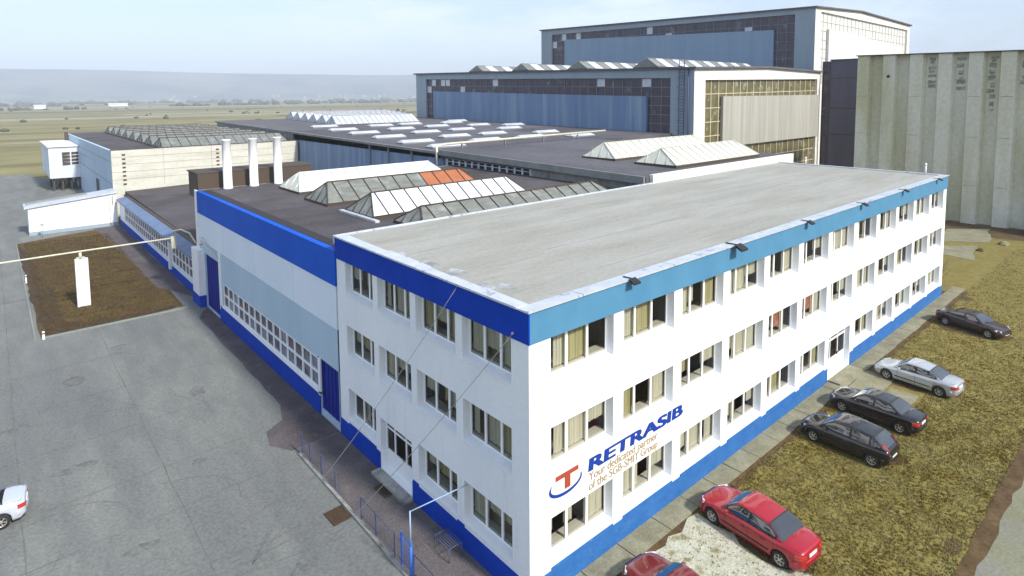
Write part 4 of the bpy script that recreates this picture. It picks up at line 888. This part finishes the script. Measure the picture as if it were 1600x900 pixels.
for k in range(90):
    a = random.uniform(0, 6.28); r = random.uniform(.1, 1.0); h = random.uniform(1.0, 3.2); x, y = 52.6+r*.3*math.cos(a), 1.8+r*.5*math.sin(a); mb.tube([(x, y, 0), (x+r*.6*math.cos(a), y+r*.8*math.sin(a), h*.6), (x+r*1.1*math.cos(a)+random.uniform(-.2, .2), y+r*1.3*math.sin(a), h)], .016, 3)
mb.build('twigs', M['bar_dark'], t)

# ------------------------------------------------------------------ yard furniture
def grate(loc, lab, rz):
    t = thing('drain_grate', lab, 'grate', loc, rz, 'rusty grates by the west entrance', local=True)
    mb = MB(); mb.box(-.42, .42, -.5, -.43, -.01, .03); mb.box(-.42, .42, .43, .5, -.01, .03); mb.box(-.42, -.35, -.43, .43, -.01, .03); mb.box(.35, .42, -.43, .43, -.01, .03); mb.build('frame', M['grate'], t)
    mb = MB(); [mb.box(-.35, .35, -.42+k*.06, -.395+k*.06, -.005, .02) for k in range(15)]; mb.box(-.35, .35, -.43, .43, -.012, -.006); mb.build('bars', M['grate'], t)
grate((-.5, 9.1, 0), 'rusty square grate in the walk right before the west entrance door', .05)
grate((-2.95, 8.95, .0), 'rusty square grate in the yard concrete outside the railing gap', .03)
t = thing('door_mat_rack', 'small wire boot rack on the walk by the blue plinth', 'boot rack', (-.6, 3.7, 0)); mb = MB()
for k in range(7): mb.tube([(-.9+k*.1, 4.6, .05), (-.9+k*.1, 4.6, .55), (-.9+k*.1, 3.6, .55)], .012, 4)
mb.tube([(-.9, 4.6, .55), (-.3, 4.6, .55)], .018, 4); mb.tube([(-.9, 3.6, .55), (-.3, 3.6, .55)], .018, 4); mb.build('wires', M['railing'], t)
mb = MB(); [mb.tube([(x, 3.6, 0), (x, 3.6, .56)], .018, 4) for x in (-.9, -.3)]; mb.build('leg', M['railing'], t)
def railing(y0, y1, label, posts, m, hgt=1.0, fine=.14, x=-2.33):
    t = thing('railing', label, 'railing', (x, (y0+y1)/2, 0), group='railings along the paved walk')
    for y in posts:
        mb = MB(); mb.box(x-.025, x+.025, y-.025, y+.025, 0, hgt+.06); mb.build('post', m, t)
    mb = MB()
    for z in (.22, hgt): mb.tube([(x, y0, z), (x, y1, z)], .014, 5)
    n = int((y1-y0)/fine)
    for k in range(1, n): y = y0+(y1-y0)*k/n; mb.tube([(x, y, .22), (x, y, hgt)], .006, 3)
    mb.build('grille', m, t)
railing(10.45, 14.35, 'dull blue wire railing along the far part of the paved walk', (14.35, 13.36, 12.02, 10.45), M['railing'])
railing(4.75, 8.0, 'dull blue wire railing on the near side of the railing gap', (8.0, 6.71, 5.2), M['railing'])
railing(3.95, 4.70, 'short dense bright blue railing panel beside the tall pole', (3.95, 4.7), M['railblue'], 1.35, .06)
railing(-2, 3.8, 'bright blue railing panel nearest the camera corner', (3.8, 1.8, 0, -2), M['railing'], 1.0, .12)
t = thing('tall_pole', 'tall pale blue pole with a horizontal arm reaching the office wall', 'pole', (-2.4, 3.9, 0))
mb = MB(); mb.tube([(-2.4, 3.9, 0), (-2.4, 3.9, 1.3)], .05); mb.build('base', M['railblue'], t)
mb = MB(); mb.tube([(-2.4, 3.9, 1.3), (-2.4, 3.9, 2.68)], .03); mb.build('pole', M['poleblue'], t); mb = MB(); mb.tube([(-2.4, 3.9, 2.66), (-.02, 3.52, 2.84)], .022); mb.build('arm', M['poleblue'], t)
def cable(a, b, sag, lab):
    a, b = Vector(a), Vector(b); t = thing('steel_cable', lab, 'cable', tuple(b), group='cables from the office wall')
    mb = MB(); pts = [a.lerp(b, k/16)-Vector((0, 0, sag*4*(k/16)*(1-k/16))) for k in range(17)]; mb.tube(pts, .013, 5); mb.build('wire', M['cable'], t)
    mb = MB(); mb.cyl(a+Vector((.06, 0, 0)), (-1, 0, 0), .05, .05, .12, 8); mb.build('wall_anchor', M['rim'], t)
cable((-.07, 3.91, 10.68), (-6.6, 8.6, 0), .45, 'thin steel cable from the roof edge down into the yard, the left one')
cable((-.07, .72, 9.75), (-6.0, 6.75, 0), .30, 'thin steel cable from the wall near the corner down into the yard, the right one')
t = thing('wall_lamp', 'small round lamp on the blue-banded hall beside its far blue door', 'lamp', (-.2, 40.3, 5.6)); mb = MB(); mb.tube([(-.03, 41.4, 6.0), (-.3, 40.6, 5.9), (-.3, 38.5, 5.5), (-.05, 36.6, 5.1)], .04, 6); mb.build('conduit', M['pipe'], t); mb = MB(); mb.cyl((-.3, 40.4, 5.7), (-1, 0, 0), .2, .14, .25, 10); mb.build('lamp_head', M['pipe'], t)

# ------------------------------------------------------------------ cars
def make_car(label, pm, loc, heading, kind='sedan', Ln=4.35, Wd=1.74, Ht=1.43, group='cars parked along the office', name='parked_car'):
    """local: front at +y, x to the right, built lengthways with u from front (0) to rear (Ln)"""
    t = thing(name, label, 'car', (loc[0], loc[1], 0), heading, group, local=True)
    hw = Wd/2; wr = .315; wf, wb = .80, Ln-.82 if kind == 'sedan' else Ln-.70
    def Y(u): return Ln/2-u
    def lerp(tab, u):
        if u <= tab[0][0]: return tab[0][1]
        for (a, p), (b, q) in zip(tab, tab[1:]):
            if a <= u <= b: return p+(q-p)*(u-a)/(b-a)
        return tab[-1][1]
    if kind == 'sedan':
        top = [(0, .56), (.06, .66), (.25, .74), (.9, .86), (1.25, .90), (2.2, .93), (Ln-.95, .97), (Ln-.55, .985), (Ln-.12, .95), (Ln-.03, .91), (Ln, .84)]
        a, b, c, d = 1.12, 1.86, Ln-1.42, Ln-.72
    else:
        top = [(0, .56), (.06, .68), (.25, .78), (.85, .90), (1.1, .93), (2.2, .95), (Ln-.5, .99), (Ln-.1, .97), (Ln-.03, .88), (Ln, .70)]
        a, b, c, d = .98, 1.72, Ln-.75, Ln-.12
    wid = [(0, .68), (.05, .78), (.18, .90), (.45, .97), (.9, 1.0), (Ln-1, 1.0), (Ln-.4, .955), (Ln-.12, .87), (Ln-.03, .80), (Ln, .70)]
    us = sorted({0, .03, .08, .18, .3, Ln-.3, Ln-.18, Ln-.08, Ln-.03, Ln, *[1.2+k*.18 for k in range(int((Ln-2.4)/.18)+1)], *[wf+wr*1.17*math.sin(R(q)) for q in range(-90, 91, 15)], *[wb+wr*1.17*math.sin(R(q)) for q in range(-90, 91, 15)]})
    ra = wr*1.17; body = MB(); secs = []
    for u in us:
        w_ = hw*lerp(wid, u); zt = lerp(top, u); zb = .20+(.10 if u < .1 or u > Ln-.1 else 0)
        za = zb
        for wc in (wf, wb):
            if abs(u-wc) < ra-1e-6: za = max(za, wr+math.sqrt(ra**2-(u-wc)**2))
        z3 = max(.50, za+.03); sh = min(zt-.03, max(z3+.03, zt-.16))
        half = [(0, zb), (w_-.24, zb), (w_-.05, max(zb, za-.001)), (w_-.01, max(za+.01, zb+.08)), (w_, z3), (w_*.992, sh), (w_*.95, zt-.05), (w_*.86, zt), (w_*.5, zt+.02), (0, zt+.03)]
        ring = [(x, Y(u), z) for x, z in half]+[(-x, Y(u), z) for x, z in half[-2:0:-1]]
        secs.append(ring)
    body.ring(secs, 0, True, True)
    bo = body.build('body', pm, t)
    # greenhouse
    wB = hw*.90; wT = hw*.70
    def shell(u, v):
        """u along, v 0..1 up the side then 1..2 across the top to the centre"""
        zbt = lerp(top, min(max(u, a), d))-.02
        if u < b: f = max(0, (u-a)/(b-a)); zr = zbt+(Ht-.035-zbt)*(f**.92)
        elif u > c: f = max(0, (d-u)/(d-c)); zr = zbt+(Ht-.05-zbt)*(f**.88)
        else:
            f = 1; q = (u-b)/(c-b); zr = Ht-.035+.035*math.sin(math.pi*min(1, q*1.1+.05))-.05*q*q
        wt = wB+(wT-wB)*f
        wb_ = wB*(1 if u < d-.3 else 1-.10*(u-(d-.3))/.3)*(1 if u > a+.3 else .93+.07*(u-a)/.3)
        wt = min(wt, wb_)
        if v <= 1: v_ = v; return Vector((wb_+(wt-wb_)*v_+.02*math.sin(math.pi*v_), 0, zbt+(zr-.045*f-zbt)*v_)), u
        q = v-1; return Vector((wt*math.cos(q*math.pi/2)**.55 if q < 1 else 0, 0, zr-.045*f*(1-math.sin(q*math.pi/2)**.8))), u
    def SP(u, v, side=1, offn=0.0):
        p, _ = shell(u, v); P = Vector((p.x*side, Y(u), p.z))
        if offn:
            e = .02; p1, _ = shell(min(u+e, d), v); p0, _ = shell(max(u-e, a), v); q1, _ = shell(u, min(v+e, 1.999)); q0, _ = shell(u, max(v-e, 0))
            du = Vector((p1.x-p0.x, Y(min(u+e, d))-Y(max(u-e, a)), p1.z-p0.z)); dv = Vector((q1.x-q0.x, 0, q1.z-q0.z)); n_ = dv.cross(du)
            if n_.length < 1e-9: n_ = Vector((0, 0, 1))
            n_.normalize()
            if n_.z < 0: n_ = -n_
            P += Vector((n_.x*side, n_.y, n_.z))*offn
        return P
    us2 = [a+(b-a)*k/5 for k in range(6)]+[b+(c-b)*k/7 for k in range(1, 7)]+[c+(d-c)*k/5 for k in range(6)]
    vs = [0, .25, .5, .75, .92, 1, 1.12, 1.25, 1.45, 1.7, 2.0]
    cab = MB()
    for sd_ in (1, -1):
        for i in range(len(us2)-1):
            for j in range(len(vs)-1):
                P = [SP(us2[i], vs[j], sd_), SP(us2[i+1], vs[j], sd_), SP(us2[i+1], vs[j+1], sd_), SP(us2[i], vs[j+1], sd_)]
                cab.face(P if sd_ < 0 else P[::-1], 0, True)
    me_o = cab.build('roof', pm, t)
    bm = bmesh.new(); bm.from_mesh(me_o.data); bmesh.ops.remove_doubles(bm, verts=bm.verts, dist=.0008); bmesh.ops.recalc_face_normals(bm, faces=bm.faces); bm.to_mesh(me_o.data); bm.free()
    def patch(name, u0, u1, v0, v1, nu, nv, sides, m, offn=.008, both=False, skew=None):
        g = MB()
        for sd_ in sides:
            for i in range(nu):
                for j in range(nv):
                    def uv(i_, j_):
                        v = v0+(v1-v0)*j_/nv; u = u0+(u1-u0)*i_/nu
                        if skew: u = skew(u, v)
                        return u, v
                    P = [SP(*uv(i, j), sd_, offn), SP(*uv(i+1, j), sd_, offn), SP(*uv(i+1, j+1), sd_, offn), SP(*uv(i, j+1), sd_, offn)]
                    g.face(P if sd_ < 0 else P[::-1], 0, True)
        o = g.build(name, m, t); bm = bmesh.new(); bm.from_mesh(o.data); bmesh.ops.remove_doubles(bm, verts=bm.verts, dist=.0008); bmesh.ops.recalc_face_normals(bm, faces=bm.faces)
        bm.to_mesh(o.data); bm.free(); return o
    patch('window_trim', c+.04, d-.02, 1.06, 2.0, 6, 8, (1, -1), M['black'], .004)
    for sd_ in (1, -1): patch('window_trim', a+.30, d-.26 if kind == 'sedan' else c-.04, .04, .90, 14, 4, (sd_,), M['black'], .003)
    patch('windscreen', a+.05, b-.06, 1.10, 2.0, 6, 8, (1, -1), M['carglass'])
    patch('rear_window', c+.08, d-.05, 1.12, 2.0, 6, 8, (1, -1), M['carglass'])
    mid = (b+c)/2-.06
    for sd_ in (1, -1):
        patch('side_window', a+.38, mid-.05, .10, .84, 8, 4, (sd_,), M['carglass'])
        patch('side_window', mid+.04, d-.34 if kind == 'sedan' else c-.12, .10, .84, 8, 4, (sd_,), M['carglass'])
    if kind != 'sedan':
        for sd_ in (1, -1): patch('quarter_window', c-.04, d-.25, .14, .72, 3, 3, (sd_,), M['carglass'])
    # wheels
    for u in (wf, wb):
        for sd_ in (1, -1):
            x = sd_*(hw-.11); wm = MB(); n = 28
            prof_ = [(-.10, .19), (-.10, .27), (-.085, .305), (-.05, wr), (.05, wr), (.085, .305), (.10, .27), (.10, .205)]
            wm.ring([[(x+px*sd_, Y(u)+r_*math.cos(q), wr+r_*math.sin(q)) for q in [2*math.pi*k/n for k in range(n)]] for px, r_ in prof_], 0, False, True)
            wo = wm.build('wheel', M['rubber'], t)
            rm = MB(); rm.ring([[(x+px*sd_, Y(u)+r_*math.cos(q), wr+r_*math.sin(q)) for q in [2*math.pi*k/n for k in range(n)]] for px, r_ in ((.095, .208), (.098, .19), (.04, .185), (-.1, .18))], 0, False, True)
            for k in range(6):
                q = k*math.pi/3+.2; dq = .16; rm.prism([(0, 0)]*0 or [(0, 0), (1, 0), (0, 1)], 0, 0) if False else None
                c1, s1 = math.cos(q-dq), math.sin(q-dq); c2_, s2 = math.cos(q+dq), math.sin(q+dq); cc, ss = math.cos(q-dq*2.0), math.sin(q-dq*2.0); ce, se = math.cos(q+dq*2), math.sin(q+dq*2)
                rm.face([(x+.085*sd_, Y(u)+.05*cc, wr+.05*ss), (x+.085*sd_, Y(u)+.19*c1, wr+.19*s1), (x+.085*sd_, Y(u)+.19*c2_, wr+.19*s2), (x+.085*sd_, Y(u)+.05*ce, wr+.05*se)])
            rm.cyl((x+.06*sd_, Y(u), wr), (sd_, 0, 0), .07, .05, .035, 12)
            rm.build('rim', M['rim'], wo)
            dk = MB(); dk.cyl((x+.0*sd_, Y(u), wr), (sd_, 0, 0), .185, .185, .03, 20); dk.build('brake_disc', M['black'], wo)
    # lamps, plates, mirrors, handles, trim
    def on_body(u, x_frac, z): return Vector((hw*lerp(wid, u)*x_frac, Y(u), z))
    for sd_ in (1, -1):
        g = MB(); P = [(hw*.60, .045, .60), (hw*.60, .10, .70), (hw*.93, .34, .755), (hw*.925, .30, .62), (hw*.80, .10, .585)]
        pts = [Vector((sd_*x, Y(u)+.012, z)) for x, u, z in P]
        inner = [p+Vector((0, -.09, 0)) for p in pts]
        g.ring([pts, inner], 0, True, False); ho = g.build('headlight', M['lamp_clear'], t)
        g = MB()
        if kind == 'sedan':
            OL = [(.46, 0), (.68, 0), (.80, .03), (.87, .12), (.925, .26)]; lo_ = [Vector((sd_*(hw*f+.012), -(Ln/2-u)-.012, .66)) for f, u in OL]; hi_ = [Vector((sd_*(hw*f+.006), -(Ln/2-u)-.008, .815)) for f, u in OL]
            tp = [Vector((p.x*.97, p.y+.05, .83)) for p in hi_]
            g.ring([lo_, hi_, tp], 0, False, False, False); g.build('taillight', M['lamp_red'], t); g = MB()
        else: P = [(hw*.62, -.01, .74), (hw*.60, .12, 1.02), (hw*.66, .30, 1.22), (hw*.84, .34, 1.0), (hw*.84, .16, .74)]
        if kind != 'sedan':
            pts = [Vector((sd_*x, -(Ln/2-u)-.02, z)) for x, u, z in P]; inner = [p+Vector((0, .14, 0)) for p in pts]
            g.ring([pts, inner], 0, True, False); g.build('taillight', M['lamp_red'], t)
        g = MB(); mx_ = sd_*(hw+.07); my = Y(a+.42); n = 10
        g.ring([[(mx_+sd_*.085*cx*sc, my+dy, 1.0+.06*sy_*sc) for cx, sy_ in [(math.cos(q), math.sin(q)) for q in [2*math.pi*k/n for k in range(n)]]] for dy, sc in ((-.05, .9), (-.02, 1.0), (.05, .75), (.08, .3))], 0, True, True); g.box(sd_*(hw*.86), mx_, my-.02, my+.02, .95, .98); g.build('mirror', pm, t)
        for uu in (mid-.22, mid+.62):
            g = MB(); g.box(sd_*(hw-.012), sd_*(hw+.018), Y(uu)-.09, Y(uu)+.09, .74, .765); g.build('door_handle', M['black'] if 'silver' not in label else pm, t)
        g = MB()
        for uu in (a+.30, mid, d-.35 if kind == 'sedan' else c-.2): g.box(sd_*(hw-.012), sd_*(hw+.0025), Y(uu)-.006, Y(uu)+.006, .30, .84)
        g.box(sd_*(hw-.01), sd_*(hw+.016), Y(wb-.45), Y(wf+.45), .42, .47); g.build('door_seam', M['black'], t)
    g = MB(); g.box(-hw*.66, hw*.66, -Ln/2-.006, -Ln/2+.02, .60 if kind == 'sedan' else .63, .615 if kind == 'sedan' else .645)
    if kind == 'sedan': g.tube([(sx_*hw*.80, -Ln/2+q_, zq_) for sx_, q_, zq_ in ((-1, .62, .985), (-1, .14, .955), (1, .14, .955), (1, .62, .985))], .006, 4)
    g.build('boot_seam', M['black'], t)
    g = MB(); g.box(-.26, .26, -Ln/2-.022, -Ln/2+.03, .64 if kind == 'sedan' else .50, .75 if kind == 'sedan' else .61); g.build('number_plate', M['plate'], t)
    g = MB(); g.box(-.26, .26, Ln/2-.03, Ln/2+.022, .36, .46); g.build('number_plate', M['plate'], t)
    g = MB(); g.box(-hw*.5, hw*.5, Ln/2-.05, Ln/2+.012, .56, .64); g.build('grille', M['black'], t)
    for e in (1, -1):
        g = MB(); rr = []
        for k in range(13):
            q = -1+k/6; x = hw*.97*q; dy = -.28*abs(q)**3.2; rr.append([(x, e*(Ln/2+dx_+dy), z) for dx_, z in ((.03, .40), (.045, .46), (.03, .55), (-.05, .56), (-.05, .38))])
        g.ring(rr, 0, True, True); g.build('bumper', pm, t)
    g = MB()
    for sgn in (-1, 1): g.tube([(sgn*.05, Y(a+.02), .955), (sgn*.05+.42, Y(a+.10), .985)], .008, 4)
    g.build('wiper', M['black'], t)
    return t
G_ = 'cars parked along the office'
make_car('bright red sedan with its boot towards the road, beside the pale gravel', M['red car paint'], (9.33, -3.45), -.085, 'sedan', 4.6, 1.80, 1.45)
make_car('dark red car at the bottom edge, parked closest to the office corner', M['dark red car paint'], (3.75, -3.55), -.09, 'sedan', 4.3, 1.72, 1.42)
make_car('black hatchback with chrome-edged bumper, the nearer of the two black cars', M['black car paint'], (18.65, -3.5), -.04, 'hatch', 4.25, 1.78, 1.50)
make_car('black sedan parked between the black hatchback and the silver car', M['charcoal car paint'], (22.85, -3.45), -.05, 'sedan', 4.5, 1.76, 1.42)
make_car('silver sedan parked outside the south entrance door', M['silver car paint'], (29.0, -3.75), -.08, 'sedan', 4.45, 1.76, 1.43)
make_car('dark maroon sedan with its bonnet towards the road, farthest from the corner', M['maroon car paint'], (42.0, -3.8), math.pi-.28, 'sedan', 4.5, 1.76, 1.40)
make_car('pale silver-white car cut off by the left edge, parked alone in the concrete yard', M['white car paint'], (-15.05, 18.4), 1.47, 'sedan', 4.2, 1.66, 1.42, 'cars in the concrete yard')

# ------------------------------------------------------------------ air
mb = MB(); mb.box(-6450, 6450, -6450, 6450, -1.3, 262)
hz = mb.build('haze', []); 
hm = bpy.data.materials.new('haze'); hm.use_nodes = True; nn = hm.node_tree.nodes; nn.clear()
o_ = nn.new('ShaderNodeOutputMaterial'); pv = nn.new('ShaderNodeVolumePrincipled'); pv.inputs['Density'].default_value = 3.0e-4; pv.inputs['Color'].default_value = (.78, .87, 1.0, 1); pv.inputs['Anisotropy'].default_value = -.1
hm.node_tree.links.new(pv.outputs[0], o_.inputs['Volume']); hz.data.materials.clear(); hz.data.materials.append(hm)
tag(hz, 'pale bluish haze lying over the whole plain', 'haze', kind='stuff')
for o in list(bpy.data.objects):
    if o.type == 'EMPTY' and not o.parent and not o.get('label'): bpy.data.objects.remove(o)
